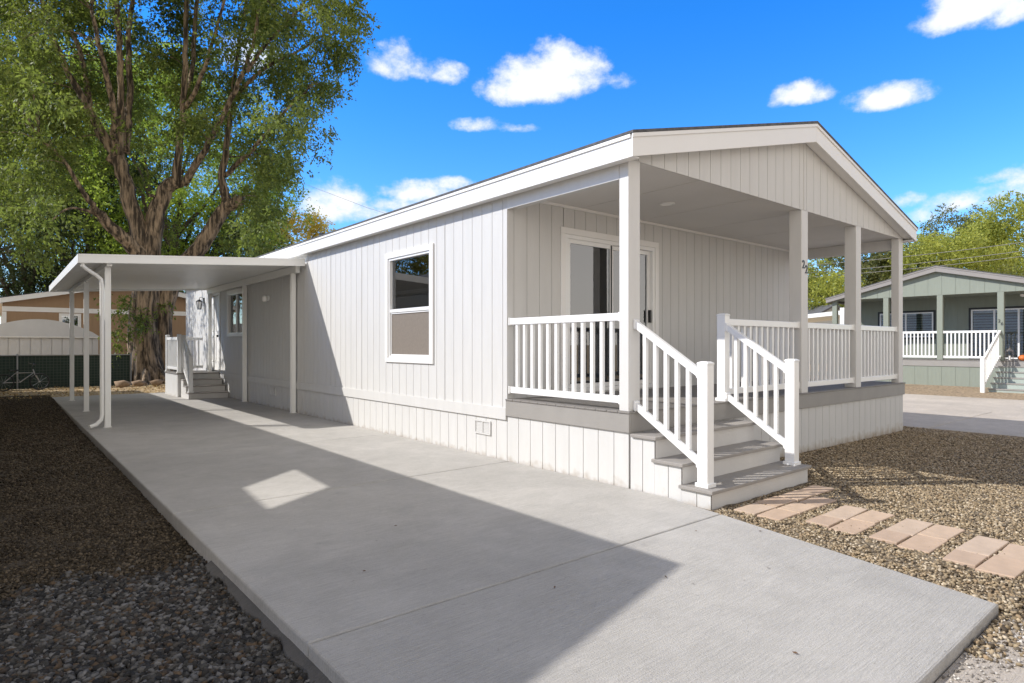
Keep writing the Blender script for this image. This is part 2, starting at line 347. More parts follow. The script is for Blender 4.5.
dvo = dv.build('driveway', M_CONC, normals=True); prop(dvo, kind='structure')
ft = MB(); NF = 60
for i in range(NF + 1):
    y_ = -3.4 + 4.0 * i / NF; w_ = .035 + .03 * math.sin(i * .9) * math.sin(i * .37) + random.uniform(0, .02)
    ft.v += [(-3.497 - w_, y_, -.125), (-3.497 - w_ * .8, y_, -.085 + random.uniform(-.008, .004)), (-3.49, y_, -.062)]
for i in range(NF):
    for k_ in range(2): ft.f.append((3 * i + k_, 3 * i + k_ + 1, 3 * i + 4 + k_, 3 * i + 3 + k_))
prop(ft.build('driveway_edge', concrete('rough_lip_concrete', (.10, .095, .09), (.16, .153, .145)), normals=False), kind='structure')
st = MB(); st.box(-60, 60, -9.4, -2.932, -.30, -.055); prop(st.build('street', M_CONC2), kind='structure')
rd = MB()
for a in range(-10, 12, 1):
    slab(rd, [(8.3, a * 3.0), (12.5, a * 3.0), (12.5, a * 3 + 3.0), (8.3, a * 3 + 3.0)], -.4, -.152) if a * 3 > -4 else None
rd.box(12.5, 16.8, -2.97, 33, -.4, -.158)
prop(rd.build('side_road', M_CONC2), kind='structure')

# ---------------------------------------------------------------- stones
def ico_templates(n=8, seed=3, squash=(.45, .9)):
    bm = bmesh.new(); bmesh.ops.create_icosphere(bm, subdivisions=1, radius=1); V0 = np.array([v.co[:] for v in bm.verts]); F0 = np.array([[v.index for v in f.verts] for f in bm.faces]); bm.free()
    r = np.random.default_rng(seed); out = []
    for i in range(n):
        V = V0 * (1 + r.uniform(-.38, .35, (len(V0), 1))) + r.uniform(-.2, .2, V0.shape)
        V[:, 1] *= r.uniform(.6, .95); V[:, 2] *= r.uniform(*squash); out.append(V)
    return out, F0
TV, TF = ico_templates(12)
def stones(name, pts, sizes, m, tilt=.5):
    n = len(pts); nv = len(TV[0]); V = np.zeros((n, nv, 3)); tid = rng.integers(0, len(TV), n)
    a = rng.uniform(0, 2 * np.pi, n); b = rng.uniform(-tilt, tilt, n); c = rng.uniform(-tilt, tilt, n)
    T = np.array(TV)[tid] * sizes[:, None, None]
    x, y, z = T[..., 0], T[..., 1], T[..., 2]
    y, z = y * np.cos(b)[:, None] - z * np.sin(b)[:, None], y * np.sin(b)[:, None] + z * np.cos(b)[:, None]
    x, z = x * np.cos(c)[:, None] - z * np.sin(c)[:, None], x * np.sin(c)[:, None] + z * np.cos(c)[:, None]
    x, y = x * np.cos(a)[:, None] - y * np.sin(a)[:, None], x * np.sin(a)[:, None] + y * np.cos(a)[:, None]
    V[..., 0], V[..., 1], V[..., 2] = x, y, z; V += pts[:, None, :]
    F = (TF[None] + (np.arange(n) * nv)[:, None, None]).reshape(-1, 3)
    o = link(name, arrays_mesh(name, V.reshape(-1, 3), F, m)); return o
def stone_mat(name, cols, rough=.85):
    m = bpy.data.materials.new(name); m.use_nodes = True; nt = m.node_tree; N, L = nt.nodes, nt.links; b = N['Principled BSDF']; b.inputs['Roughness'].default_value = rough; b.inputs['Specular IOR Level'].default_value = .3
    g = N.new('ShaderNodeNewGeometry'); r = N.new('ShaderNodeValToRGB'); cr = r.color_ramp; cr.interpolation = 'CONSTANT'
    for i, c in enumerate(cols):
        e = cr.elements[i] if i < 2 else cr.elements.new(i / len(cols))
        e.position = i / len(cols); e.color = (*c, 1)
    L.new(g.outputs['Random Per Island'], r.inputs[0])
    tc = N.new('ShaderNodeTexCoord'); nz = N.new('ShaderNodeTexNoise'); nz.inputs['Scale'].default_value = 45; nz.inputs['Detail'].default_value = 4; L.new(tc.outputs['Object'], nz.inputs['Vector'])
    mr = N.new('ShaderNodeMapRange'); mr.inputs['From Min'].default_value = .3; mr.inputs['From Max'].default_value = .7; mr.inputs['To Min'].default_value = .7; mr.inputs['To Max'].default_value = 1.25; L.new(nz.outputs[0], mr.inputs['Value'])
    mm = N.new('ShaderNodeMixRGB'); mm.blend_type = 'MULTIPLY'; mm.inputs[0].default_value = 1; L.new(r.outputs[0], mm.inputs[1]); L.new(mr.outputs[0], mm.inputs[2]); L.new(mm.outputs[0], b.inputs['Base Color'])
    return m
def scatter(x0, x1, y0, y1, n, smin, smax, keep=None, lift=.25, p=1.6):
    X = rng.uniform(x0, x1, n); Y = rng.uniform(y0, y1, n); s = smin + (smax - smin) * rng.random(n) ** p
    if keep is not None:
        k = keep(X, Y); X, Y, s = X[k], Y[k], s[k]
    Z = np.array([gz(a, b) for a, b in zip(X, Y)]) + s * lift + rng.uniform(0, .006, len(X))
    return np.stack([X, Y, Z], 1), s
GREYS = [(.022, .022, .023), (.05, .048, .045), (.075, .070, .064), (.11, .104, .096), (.05, .04, .033), (.17, .165, .16), (.03, .029, .028), (.10, .07, .045), (.13, .127, .124), (.035, .033, .03), (.06, .058, .055)]
BROWNS = [(.042, .032, .02), (.065, .049, .031), (.10, .077, .05), (.028, .022, .015), (.14, .11, .075), (.065, .054, .04), (.05, .038, .025)]
TANS = [(.42, .345, .235), (.30, .235, .15), (.23, .175, .105), (.32, .245, .155), (.12, .09, .055), (.38, .295, .19), (.075, .056, .037), (.25, .195, .13), (.31, .225, .135), (.16, .13, .095), (.50, .42, .31)]
edge = lambda X, Y: Y < .74 + .12 * np.sin(X * 7) + rng.normal(0, .10, len(X))
p_, s_ = scatter(-4.8, -3.5, -2.2, 1.1, 32000, .005, .025, edge, p=1.3)
prop(stones('crushed_rock', p_, s_, stone_mat('crushed_rock_grey', GREYS)), kind='stuff')
p_, s_ = scatter(-4.75, -3.5, .3, 4.2, 26000, .006, .015, lambda X, Y: ~edge(X, Y))
q_, t_ = scatter(-4.75, -3.5, 4.2, 16.8, 24000, .008, .018)
prop(stones('brown_gravel', np.concatenate([p_, q_]), np.concatenate([s_, t_]), stone_mat('brown_gravel_chips', BROWNS)), kind='stuff')
PAVED = [(.0, .78, -2.89, -2.515), (.13, .93, -2.41, -2.035), (.18, .98, -1.93, -1.555), (.10, 1.6, -1.42, -1.0)]
def keepR(X, Y):
    on = np.zeros(len(X), bool)
    for a, b, c, d in PAVED: on |= (X > a) & (X < b) & (Y > c) & (Y < d)
    on &= rng.random(len(X)) < .82
    drive = X < np.where(Y > -1.05, -.13, -.13 + (-1.05 - Y) * -.229) + .02
    house = (X > -.02) & (X < 7.08) & (Y > -.02)
    steps = (X > -.05) & (X < 1.78) & (Y > -.92)
    return ~(drive | house | steps | on) & (Y > -2.99)
p_, s_ = scatter(-.6, 8.3, -3.0, 0, 130000, .005, .0155, keepR)
q_, t_ = scatter(7.08, 8.3, 0, 5, 5000, .010, .022)
r_, u_ = scatter(-1.2, 1.9, -3.5, -2.92, 9000, .004, .018, lambda X, Y: (Y + 2.93 > -.05 - .12 * np.maximum(0, X + .9) - rng.exponential(.07, len(X))) & ((Y < -2.94) | (X > -.5)))
r_[:, 2] = -.052 + u_ * .3
prop(stones('tan_gravel', np.concatenate([p_, q_, r_]), np.concatenate([s_, t_, u_]), stone_mat('tan_gravel_stones', TANS)), kind='stuff')
p_, s_ = scatter(-1.9, -.5, -3.12, -2.94, 500, .003, .010); p_[:, 2] = -.052 + s_ * .3
prop(stones('loose_grit', p_, s_, stone_mat('loose_grit_stones', [(.45, .42, .38), (.3, .27, .24), (.55, .52, .48), (.2, .18, .16)])), kind='stuff')

# pavers: low sandstone-coloured blocks set in the gravel, in little groups
PAVC = [(.47, .345, .25), (.50, .375, .275), (.44, .325, .24), (.49, .38, .29)]
PM = [mat('paver_concrete_%d' % i, c, .85, .10, 9, .6, 90) for i, c in enumerate(PAVC)]
def paver(x0, x1, y0, y1, k, label):
    z = gz((x0 + x1) / 2, (y0 + y1) / 2); mb = MB(); j = lambda: random.uniform(-.006, .006)
    c = [(x0 + j(), y0 + j()), (x1 + j(), y0 + j()), (x1 + j(), y1 + j()), (x0 + j(), y1 + j())]; zt = z + .019 + random.uniform(-.003, .004)
    an = random.uniform(-.022, .022); cx, cy = (x0 + x1) / 2, (y0 + y1) / 2; c = [(cx + (a - cx) * .99 - (b - cy) * an, cy + (b - cy) * .975 + (a - cx) * an) for a, b in c]
    mb.prism([(a, b, z - .03) for a, b in c], (0, 0, zt - z + .03))
    cx, cy = (x0 + x1) / 2, (y0 + y1) / 2
    off = Vector((cx, cy, z)); mb.v = [(v[0] - cx, v[1] - cy, v[2] - z) for v in mb.v]
    o = mb.build('paver', PM[k % 4], None, bevel=.006); o.location = off
    prop(o, label, 'paver', 'salmon concrete pavers leading from the front steps')
ORD = ['street end of the path', 'second group from the street', 'third group from the street']
def rot(x, y, cx, cy, a): return x, y
groups = [(.0, -2.89, 'in the paver group nearest the street'), (.13, -2.41, 'in the second paver group from the street'), (.18, -1.93, 'in the third paver group from the street')]
k = 0
for gx, gy, gl in groups:
    sh = .10
    lay = [(0, .40, 0, .195, 'front left rectangular salmon paver'), (.412, .80, .008, .195, 'front right rectangular salmon paver'),
           (.06, .33, .205, .39, 'rear left squarer salmon paver'), (.342, .82, .205, .392, 'rear right long salmon paver')]
    for a, b, c, d, l in lay:
        paver(gx + a, gx + b, gy + c, gy + d, k, l + ' ' + gl); k += 1
lay = [(.10, .42, -1.42, -1.22, 'left paver of the front row'), (.44, .76, -1.41, -1.22, 'middle paver of the front row'), (.78, 1.12, -1.42, -1.23, 'right paver of the front row'),
       (.12, .46, -1.20, -1.01, 'left paver of the back row'), (.48, .84, -1.20, -1.0, 'second paver of the back row'), (.86, 1.2, -1.2, -1.01, 'third paver of the back row'),
       (1.22, 1.6, -1.2, -1.0, 'rightmost paver of the back row')]
for a, b, c, d, l in lay: paver(a, b, c, d, k, l + ' at the foot of the front steps'); k += 1

# ---------------------------------------------------------------- building blocks for homes
GW = .2032
def siding(P, u0, u1, z0, ztop, openings=(), pitch=GW, gw=.009, gd=.007, phase=0.0, kinks=(), reveal=.09):
    """a wall skin of grooved panels with real openings; P(u, n, z), n outwards"""
    mb = MB(); ev = {round(u0, 4): 0, round(u1, 4): 0}
    gs = []; u = u0 + phase
    while u < u1 - .02:
        if u > u0 + .02: gs.append((u, min(u + gw, u1)))
        u += pitch
    cuts = {u0, u1, *kinks}
    for a, b in gs: cuts |= {a, b}
    for a, b, c, d in openings: cuts |= {a, b}
    cuts = sorted(c for c in cuts if u0 - 1e-6 <= c <= u1 + 1e-6); cc = [cuts[0]]
    for c in cuts[1:]:
        if c - cc[-1] > 1e-4: cc.append(c)
    tf = ztop if callable(ztop) else (lambda u: ztop)
    prev = 0.0
    for a, b in zip(cc[:-1], cc[1:]):
        mid = (a + b) / 2; n = -gd if any(g0 - 1e-6 <= mid <= g1 + 1e-6 for g0, g1 in gs) else 0.0
        segs = [(z0, None)]
        for oa, ob, oc, od in sorted(openings, key=lambda t: t[2]):
            if oa - 1e-6 <= mid <= ob + 1e-6:
                lo, hi = segs.pop(); segs += [(lo, oc), (od, None)]
        for lo, hi in segs:
            ha, hb = (hi, hi) if hi is not None else (tf(a), tf(b))
            if max(ha, hb) - lo < 1e-3: continue
            i = len(mb.v); mb.v += [P(a, n, lo), P(b, n, lo), P(b, n, hb), P(a, n, ha)]; mb.f.append((i, i + 1, i + 2, i + 3))
            if n != prev:
                i = len(mb.v); mb.v += [P(a, prev, lo), P(a, n, lo), P(a, n, ha), P(a, prev, ha)]; mb.f.append((i, i + 1, i + 2, i + 3))
            if n < 0:
                i = len(mb.v); mb.v += [P(b, n, lo), P(b, 0, lo), P(b, 0, hb), P(b, n, hb)]; mb.f.append((i, i + 1, i + 2, i + 3))
        prev = 0.0
    for oa, ob, oc, od in openings:
        for q in (((oa, 0), (oa, -1), oc, od), ((ob, 0), (ob, -1), oc, od)):
            i = len(mb.v); mb.v += [P(q[0][0], 0, oc), P(q[0][0], -reveal, oc), P(q[0][0], -reveal, od), P(q[0][0], 0, od)]; mb.f.append((i, i + 1, i + 2, i + 3))
        for z in (oc, od):
            i = len(mb.v); mb.v += [P(oa, 0, z), P(ob, 0, z), P(ob, -reveal, z), P(oa, -reveal, z)]; mb.f.append((i, i + 1, i + 2, i + 3))
    return mb
def PX(x0, sgn):          # wall on the plane x = x0, outward normal sgn*X, u = y
    return lambda u, n, z: (x0 + sgn * n, u, z)
def PY(y0, sgn):          # wall on the plane y = y0, outward sgn*Y, u = x
    return lambda u, n, z: (u, y0 + sgn * n, z)
def ring(mb, P, u0, u1, z0, z1, w, n0, n1, wb=None, wt=None):
    wb = w if wb is None else wb; wt = w if wt is None else wt
    mb.pbox(P, u0, u1, n0, n1, z1 - wt, z1)
    if wb > 0: mb.pbox(P, u0, u1, n0, n1, z0, z0 + wb)
    mb.pbox(P, u0, u0 + w, n0, n1, z0 + wb + .0005, z1 - wt - .0005); mb.pbox(P, u1 - w, u1, n0, n1, z0 + wb + .0005, z1 - wt - .0005)
def hung_window(root, P, u0, u1, z0, z1, tw=.085, side=False):
    """outer trim box u0..u1; sashes stacked (or side by side)"""
    t = MB(); ring(t, P, u0, u1, z0, z1, tw, .002, .024, wb=tw * .75)
    w = t.build('window', M_TRIM, root, bevel=.003)
    a, b, c, d = u0 + tw, u1 - tw, z0 + tw * .75, z1 - tw
    f = MB(); ring(f, P, a + .001, b - .001, c + .001, d - .001, .032, -.07, .008)
    if side:
        m_ = (a + b) / 2; f.pbox(P, m_ - .02, m_ + .02, -.055, -.005, c + .034, d - .034)
    else:
        m_ = c + (d - c) * .47; f.pbox(P, a + .034, b - .034, -.05, .0, m_ - .022, m_ + .026)
        ring(f, P, a + .034, b - .034, c + .034, m_ - .023, .022, -.035, -.012)
    f.build('window_frame', M_FRAME, w, bevel=.002)
    gl = MB(); gl.pbox(P, a + .03, b - .03, -.048, -.044, c + .03, d - .03); gl.build('glass_pane', M_GLASS, w)
    if not side:
        s = MB(); s.pbox(P, a + .054, b - .054, -.026, -.024, c + .054, m_ - .044); s.build('insect_screen', M_SCREEN, w)
    return w
BALM = {}
def railing(root, p, q, z_hi, z_lo, n, dz=0, name='railing', m=None, bal=.036, rail=(.06, .075), endgap=.0):
    """top and bottom rail between p and q (dz = drop along the run) with its balusters as children"""
    p = Vector((*p, 0)); q = Vector((*q, 0)); m = m or M_VINYL; off = OFF[root.name]
    mb = MB(); mb.beam((p.x, p.y, z_hi - rail[1] / 2), (q.x, q.y, z_hi - rail[1] / 2 - dz), rail[0], rail[1])
    mb.beam((p.x, p.y, z_lo + .03), (q.x, q.y, z_lo + .03 - dz), rail[0] * .8, .07)
    for e_, dz_ in ((p, 0), (q, -dz)):
        for zz_ in (z_hi - rail[1] / 2, z_lo + .03):
            dd_ = (q - p).normalized() * (.011 if e_ is p else -.011); c_ = e_ + dd_
            w2, h2 = rail[0] * .5 + .008, rail[1] * .5 + .008
            n_ = Vector((-dd_.y, dd_.x, 0)).normalized() * w2; mb.beam((e_.x, e_.y, zz_ + dz_), (c_.x + dd_.x, c_.y + dd_.y, zz_ + dz_ + (-dz / (q - p).length) * .022 * (1 if e_ is p else -1)), w2 * 2, h2 * 2)
    o = mb.build(name, m, root, bevel=.005)
    zb, zt = z_lo + .06, z_hi - rail[1] + .005; h = zt - zb
    key = (round(h, 3), bal, m.name)
    if key not in BALM:
        b = MB(); b.box(-bal / 2, bal / 2, -bal / 2, bal / 2, 0, h)
        me = bpy.data.meshes.new('baluster'); me.from_pydata(b.v, [], b.f); me.materials.append(m); BALM[key] = me
    for i in range(n):
        t = (i + 1) / (n + 1); t = endgap + t * (1 - 2 * endgap); c = p.lerp(q, t)
        bo = link('baluster', BALM[key], o, (c.x - off.x, c.y - off.y, zb - dz * t - off.z))
    return o
def newel(root, x, y, z0, z1, w=.10, m=None):
    mb = MB(); h = w / 2; m = m or M_VINYL
    mb.box(x - h, x + h, y - h, y + h, z0, z1 - .03); e = .004; mb.box(x - h - e, x + h + e, y - h - e, y + h + e, z1 - .03, z1 - .012)
    mb.quadbox([(x - h - e, y - h - e, z1 - .012), (x + h + e, y - h - e, z1 - .012), (x + h + e, y + h + e, z1 - .012), (x - h - e, y + h + e, z1 - .012),
                (x - .03, y - .03, z1 + .0), (x + .03, y - .03, z1 + .0), (x + .03, y + .03, z1 + .0), (x - .03, y + .03, z1 + .0)])
    mb.box(x - h - .014, x + h + .014, y - h - .014, y + h + .014, z0, z0 + .035)
    return mb.build('newel_post', m, root, bevel=.004)
def gable_roof(root, W, Ln, y0, ze, slope, m_roof, m_fas, ov=.135, fo=.16, fh=.215, th=.03):
    """roof over x -ov..W+ov, y y0-fo..Ln; ze = top of the eave; parts: roof (> fascia, soffit)"""
    c = W / 2; zr = ze + slope * (c + ov); ya, yb = y0 - fo, Ln + .12
    mb = MB()
    e = .018
    for k in range(2):
        s = 1 if k == 0 else -1
        X = lambda x: x if k == 0 else W - x
        mb.prism([(X(-ov - e), ya - e, ze - slope * e), (X(c), ya - e, zr), (X(c), ya - e, zr + th), (X(-ov - e), ya - e, ze + th * .8 - slope * e)], (0, yb - ya + 2 * e, 0))
    rf = mb.build('roof', m_roof, root)
    f = MB()
    f.box(-ov, -ov + .022, ya + .023, yb, ze - fh, ze - .004); f.box(W + ov - .022, W + ov, ya + .023, yb, ze - fh, ze - .004)
    # crown strip under the shingles
    f.box(-ov - .014, -ov - .001, ya + .02, yb, ze - .042, ze - .006); f.box(W + ov + .001, W + ov + .014, ya + .02, yb, ze - .042, ze - .006)
    f.build('fascia', m_fas, rf, bevel=.003)
    g = MB(); hh = fh + .02; g2_ = MB()
    for k in range(2):
        X = (lambda x: x) if k == 0 else (lambda x: W - x)
        for yy in (ya, yb + .002):
            (g if yy == ya else g2_).prism([(X(-ov), yy, ze - hh + .02), (X(c), yy, zr - hh), (X(c), yy, zr - .002), (X(-ov), yy, ze - .002)], (0, .022, 0))
    # crown strip on the rake
    for k in range(2):
        X = (lambda x: x) if k == 0 else (lambda x: W - x)
        g.prism([(X(-ov - .012), ya - .014, ze - .045), (X(c), ya - .014, zr - .042), (X(c), ya - .014, zr - .003), (X(-ov - .012), ya - .014, ze - .006)], (0, .013, 0))
    g.build('gable_fascia', m_fas, rf, bevel=.003); g2_.build('gable_fascia', m_fas, rf)
    s = MB()
    s.box(-ov + .023, -.003, ya + .03, yb, ze - fh + .012, ze - fh + .022); s.box(W + .003, W + ov - .023, ya + .03, yb, ze - fh + .012, ze - fh + .022)
    for k in range(2):
        X = (lambda x: x) if k == 0 else (lambda x: W - x)
        s.prism([(X(-ov + .024), ya + .023, ze - hh + .05), (X(c), ya + .023, zr - hh + .03), (X(c), ya + .023, zr - hh + .04), (X(-ov + .024), ya + .023, ze - hh + .06)], (0, fo - .03, 0))
    s.build('soffit', m_fas, rf)
    return rf, (lambda u: ze - .03 + slope * (min(u, W - u) + ov))
def text_part(name, body, size, loc, rot, m, parent, extrude=.004):
    cu = bpy.data.curves.new(name, 'FONT'); cu.body = body; cu.size = size; cu.extrude = extrude; cu.align_x = 'CENTER'; cu.offset = 0.002
    t = bpy.data.objects.new('tmp', cu); COL.objects.link(t); bpy.context.view_layer.update()
    me = bpy.data.meshes.new_from_object(t.evaluated_get(bpy.context.evaluated_depsgraph_get())); bpy.data.objects.remove(t)
    me.materials.clear(); me.materials.append(m); me.name = name
    o = link(name, me, parent, Vector(loc) - OFF.get(parent.name, Vector((0, 0, 0)))); o.rotation_euler = rot; return o

# ---------------------------------------------------------------- the white home
W, LEN, PD = 7.05, 17.8, 1.81
ZD = .717                                   # deck
home = thing('manufactured_home', 'white grooved-siding manufactured home with a railed front porch, numbered 22, beside the concrete driveway', 'house', (0, 0, 0))
zc = 3.10
ZE = 3.275
rf, rtop = gable_roof(home, W, LEN, 0, ZE, .25, M_SHINGLE, M_TRIM)
PL = PX(0.0, -1)
W1 = (3.38, 4.73, 1.085, 2.73); W2 = (11.76, 13.2, 1.55, 2.72); D1 = (13.87, 14.98, .63, 2.76)
wl = siding(PL, PD, LEN, .54, 3.10, [(W1[0] + .05, W1[1] - .05, W1[2] + .04, W1[3] - .05), (W2[0] + .05, W2[1] - .05, W2[2] + .04, W2[3] - .05), (D1[0] + .06, D1[1] - .06, D1[2] + .0, D1[3] - .06)], phase=.075)
SD = (.86, 2.84, ZD, 2.83)
back_p = siding(PY(PD, -1), 0, W, ZD - .15, zc + .03, [(SD[0] + .06, SD[1] - .06, SD[2] + .02, SD[3] - .06)], phase=.10)
for v, f in ((back_p.v, back_p.f),):
    b = len(wl.v); wl.v += v; wl.f += [tuple(b + i for i in q) for q in f]
r2 = siding(PX(W, 1), PD, LEN, .54, 3.10); b = len(wl.v); wl.v += r2.v; wl.f += [tuple(b + i for i in q) for q in r2.f]
r3 = siding(PY(LEN, 1), 0, W, .54, rtop, kinks=(W / 2,)); b = len(wl.v); wl.v += r3.v; wl.f += [tuple(b + i for i in q) for q in r3.f]
wl.build('wall', M_SIDING, home, normals=False)
sm_ = MB()
for k_ in range(1, 13):
    y_ = PD + .075 + GW * 6 * k_
    if y_ > LEN or any(w_[0] - .05 < y_ < w_[1] + .05 for w_ in (W1, W2, D1)): continue
    sm_ = MB(); sm_.box(-.0035, -.0005, y_ + .012, y_ + .020, .615, 3.04); sm_.build('panel_seam', M_SIDING, home)
sk = siding(PL, 0, LEN, -.06, .54, phase=.176 - GW + .0, pitch=GW)
for P_, a, b_ in ((PY(0, -1), 0, W), (PX(W, 1), 0, LEN), (PY(LEN, 1), 0, W)):
    q = siding(P_, a, b_, -.16, .55 if P_(0, 0, 0)[1] != 0 else .52); b = len(sk.v); sk.v += q.v; sk.f += [tuple(b + i for i in t) for t in q.f]
sk.build('skirting', M_SKIRT, home, normals=False)
bb = MB(); bb.box(-.022, -.002, PD, LEN, .47, .612); bb.box(W + .002, W + .022, PD, LEN, .47, .612); bb.build('belly_band', M_SIDING, home, bevel=.003)
gb = siding(PY(0, -1), 0, W, zc, rtop, kinks=(W / 2,), phase=.143); gbb = gb
gb.box(W / 2 - .008, W / 2 + .008, -.006, .004, zc, 4.0)
gb.pbox(PY(.014, -1), 0, W, 0, .002, zc, zc + .06)
gb.build('gable_wall', M_SIDING, home, normals=False)
hb = MB(); hb.box(0.0, .02, .118, PD - .001, 2.93, 3.106); hb.box(.021, .099, .118, PD - .032, 2.935, 3.107)
hb.build('porch_beam', M_POST, home, bevel=.003); hb = MB()
hb.box(W - .02, W, .118, PD - .001, 2.93, 3.106); hb.box(W - .10, W - .021, .118, PD - .032, 2.935, 3.107)
hb.build('porch_beam', M_POST, home, bevel=.003)
cl = MB()
for i, x in enumerate(np.arange(.0, W, 1.22)):
    cl.box(x + .004, min(x + 1.218, W) - .004, .02, PD - .003, 3.108, 3.128)
cl.box(.01, W - .01, .03, PD - .01, 3.129, 3.14)
ceil = cl.build('porch_ceiling', M_CEIL, home)
cm = MB(); cm.box(.10, W - .1, PD - .03, PD - .003, 3.075, 3.107); cm.build('ceiling_trim', M_TRIM, home)
lt = MB(); lt.lathe([(.095, .0), (.098, -.006), (.082, -.014), (.075, -.008), (.070, .0)], (1.85, .92, 3.108), 28); l_ = lt.build('recessed_light', M_TRIM, ceil, smooth=False)
lt = MB(); lt.lathe([(.068, -.002), (.068, -.005)], (1.85, .92, 3.107), 28); lt.build('light_lens', M_LENS, ceil)
# deck
dk = MB(); dk.box(-.022, .016, -.022, PD - .001, .52, .70); dk.box(.017, W + .022, -.022, .016, .52, .70); dk.box(W - .016, W + .022, .017, PD - .001, .52, .70)
dk.build('deck_band', M_BAND, home, bevel=.003)
db = MB(); y = -.032
while y < PD - .02:
    db.box(-.032, W + .032, y, min(y + .136, PD - .004), .70, ZD); y += .142
db.build('deck_floor', M_DECK, home, bevel=.003)
# posts
for x in (0, 3.46, 5.17, 6.87):
    w = .18 if x != 0 else .17
    p = MB(); p.box(x, x + w, 0.0, .165 if x not in (0, 6.87) else .115, ZD, zc + .01)
    po = p.build('porch_post', M_POST, home, bevel=.006)
    for nm in ():
        pass
    if x == 3.46:
        text_part('house_number', '2', .15, (x + .05, -.003, 2.345), (R(90), 0, 0), M_BLACK, po); text_part('house_number', '2', .15, (x + .13, -.003, 2.285), (R(90), 0, 0), M_BLACK, po)
# porch rails
railing(home, (.05, PD - .005), (.05, .116), 1.655, .79, 12)
nx = 1.70
newel(home, nx, .05, ZD, 1.70)
railing(home, (nx + .05, .06), (3.46, .06), 1.64, .79, 12)
railing(home, (3.64, .06), (5.17, .06), 1.64, .79, 11)
railing(home, (5.35, .06), (6.87, .06), 1.64, .79, 11)
railing(home, (W - .06, .116), (W - .06, PD - .005), 1.64, .79, 12)
# windows, doors
hung_window(home, PL, *W1)
w2 = hung_window(home, PL, *W2, side=True)
def sliding_door(root, P, u0, u1, z0, z1, m_trim, m_glass, panels=2, blinds=False, handle=True):
    t = MB(); ring(t, P, u0, u1, z0, z1, .08, .002, .022, wb=0)
    d = t.build('sliding_door', m_trim, root, bevel=.003)
    a, b, c, e = u0 + .08, u1 - .08, z0 + .02, z1 - .08
    f = MB(); ring(f, P, a + .001, b - .001, c + .0, e - .001, .05, -.085, .01)
    f.build('door_frame', M_FRAME, d, bevel=.002)
    w = (b - a - .1) / panels; 
    for i in range(panels):
        s0 = a + .05 + i * w - (.02 if i else 0); s1 = a + .05 + (i + 1) * w + (.0 if i == panels - 1 else .02); n = -.04 if i % 2 == 0 else -.078
        s = MB(); ring(s, P, s0 + .001, s1 - .001, c + .052, e - .052, .055, n, n + .035)
        sh = s.build('door_panel', M_FRAME, d, bevel=.002)
        g_ = MB(); g_.pbox(P, s0 + .05, s1 - .05, n + .014, n + .019, c + .10, e - .10); g_.build('door_glass', m_glass, d)
        if i % 2 == 0 and panels == 2:
            q = MB(); q.pbox(P, s1 - .052, s1 - .03, n + .036, n + .042, c + .06, e - .06); q.build('weather_strip', M_BLACK, d)
    if handle:
        h = MB(); h.pbox(P, u1 - .175, u1 - .145, -.04, .0, z0 + .95, z0 + 1.13); h.build('door_handle', M_BLACK, d, bevel=.004)
    return d
sdr = sliding_door(home, PY(PD, -1), *SD, M_TRIM, M_GLASS_DOOR)
cu_ = MB()
for i in range(12): cu_.box(1.60 + i * .025, 1.618 + i * .025, PD + .16 + .02 * (i % 2), PD + .175 + .02 * (i % 2), .80, 2.72)
cu_.build('curtain', M_CURTAIN, sdr)
# inside of the house: floor, ceiling, partition
inn = MB(); inn.box(.03, W - .03, PD + .1, LEN - .03, ZD - .05, ZD - .02); inn.build('indoor_floor', M_FLOORIN, home)
inn = MB(); inn.box(.03, W - .03, PD + .1, LEN - .03, 3.07, 3.09); inn.box(.12, W - .12, 5.6, 5.68, ZD, 3.06); inn.box(.12, W - .12, 11.4, 11.48, ZD, 3.06); inn.box(3.3, 3.38, PD + .4, 5.5, ZD, 3.06)
inn.build('indoor_wall', M_INWALL, home)
# side door
dd = MB(); ring(dd, PL, D1[0], D1[1], D1[2], D1[3], .09, .002, .024, wb=.0)
sd_ = dd.build('side_door', M_TRIM, home, bevel=.003)
dd = MB(); dd.pbox(PL, D1[0] + .091, D1[1] - .091, -.06, -.02, D1[2] + .02, D1[3] - .092)
for z0_, z1_ in ((D1[2] + .25, D1[2] + .95), (D1[2] + 1.08, D1[2] + 1.85)):
    for a_, b_ in ((D1[0] + .19, D1[0] + .48), (D1[0] + .62, D1[0] + .91)): ring(dd, PL, a_, b_, z0_, z1_, .025, -.0195, -.010)
dd.build('door_leaf', M_TRIM, sd_, bevel=.003)
kn = MB(); kn.lathe([(.012, 0), (.03, .01), (.03, .04), (.01, .055)], (0, 0, 0), 14); 
kn.v = [(-.005 - v[2] + .0, D1[0] + .17 + v[0], D1[2] + .95 + v[1]) for v in kn.v]; kn.build('door_handle', M_BLACK, sd_); kn = MB(); kn.pbox(PL, D1[0] + .15, D1[0] + .19, -.0195, -.012, D1[2] + 1.08, D1[2] + 1.14); kn.build('deadbolt', M_BLACK, sd_)
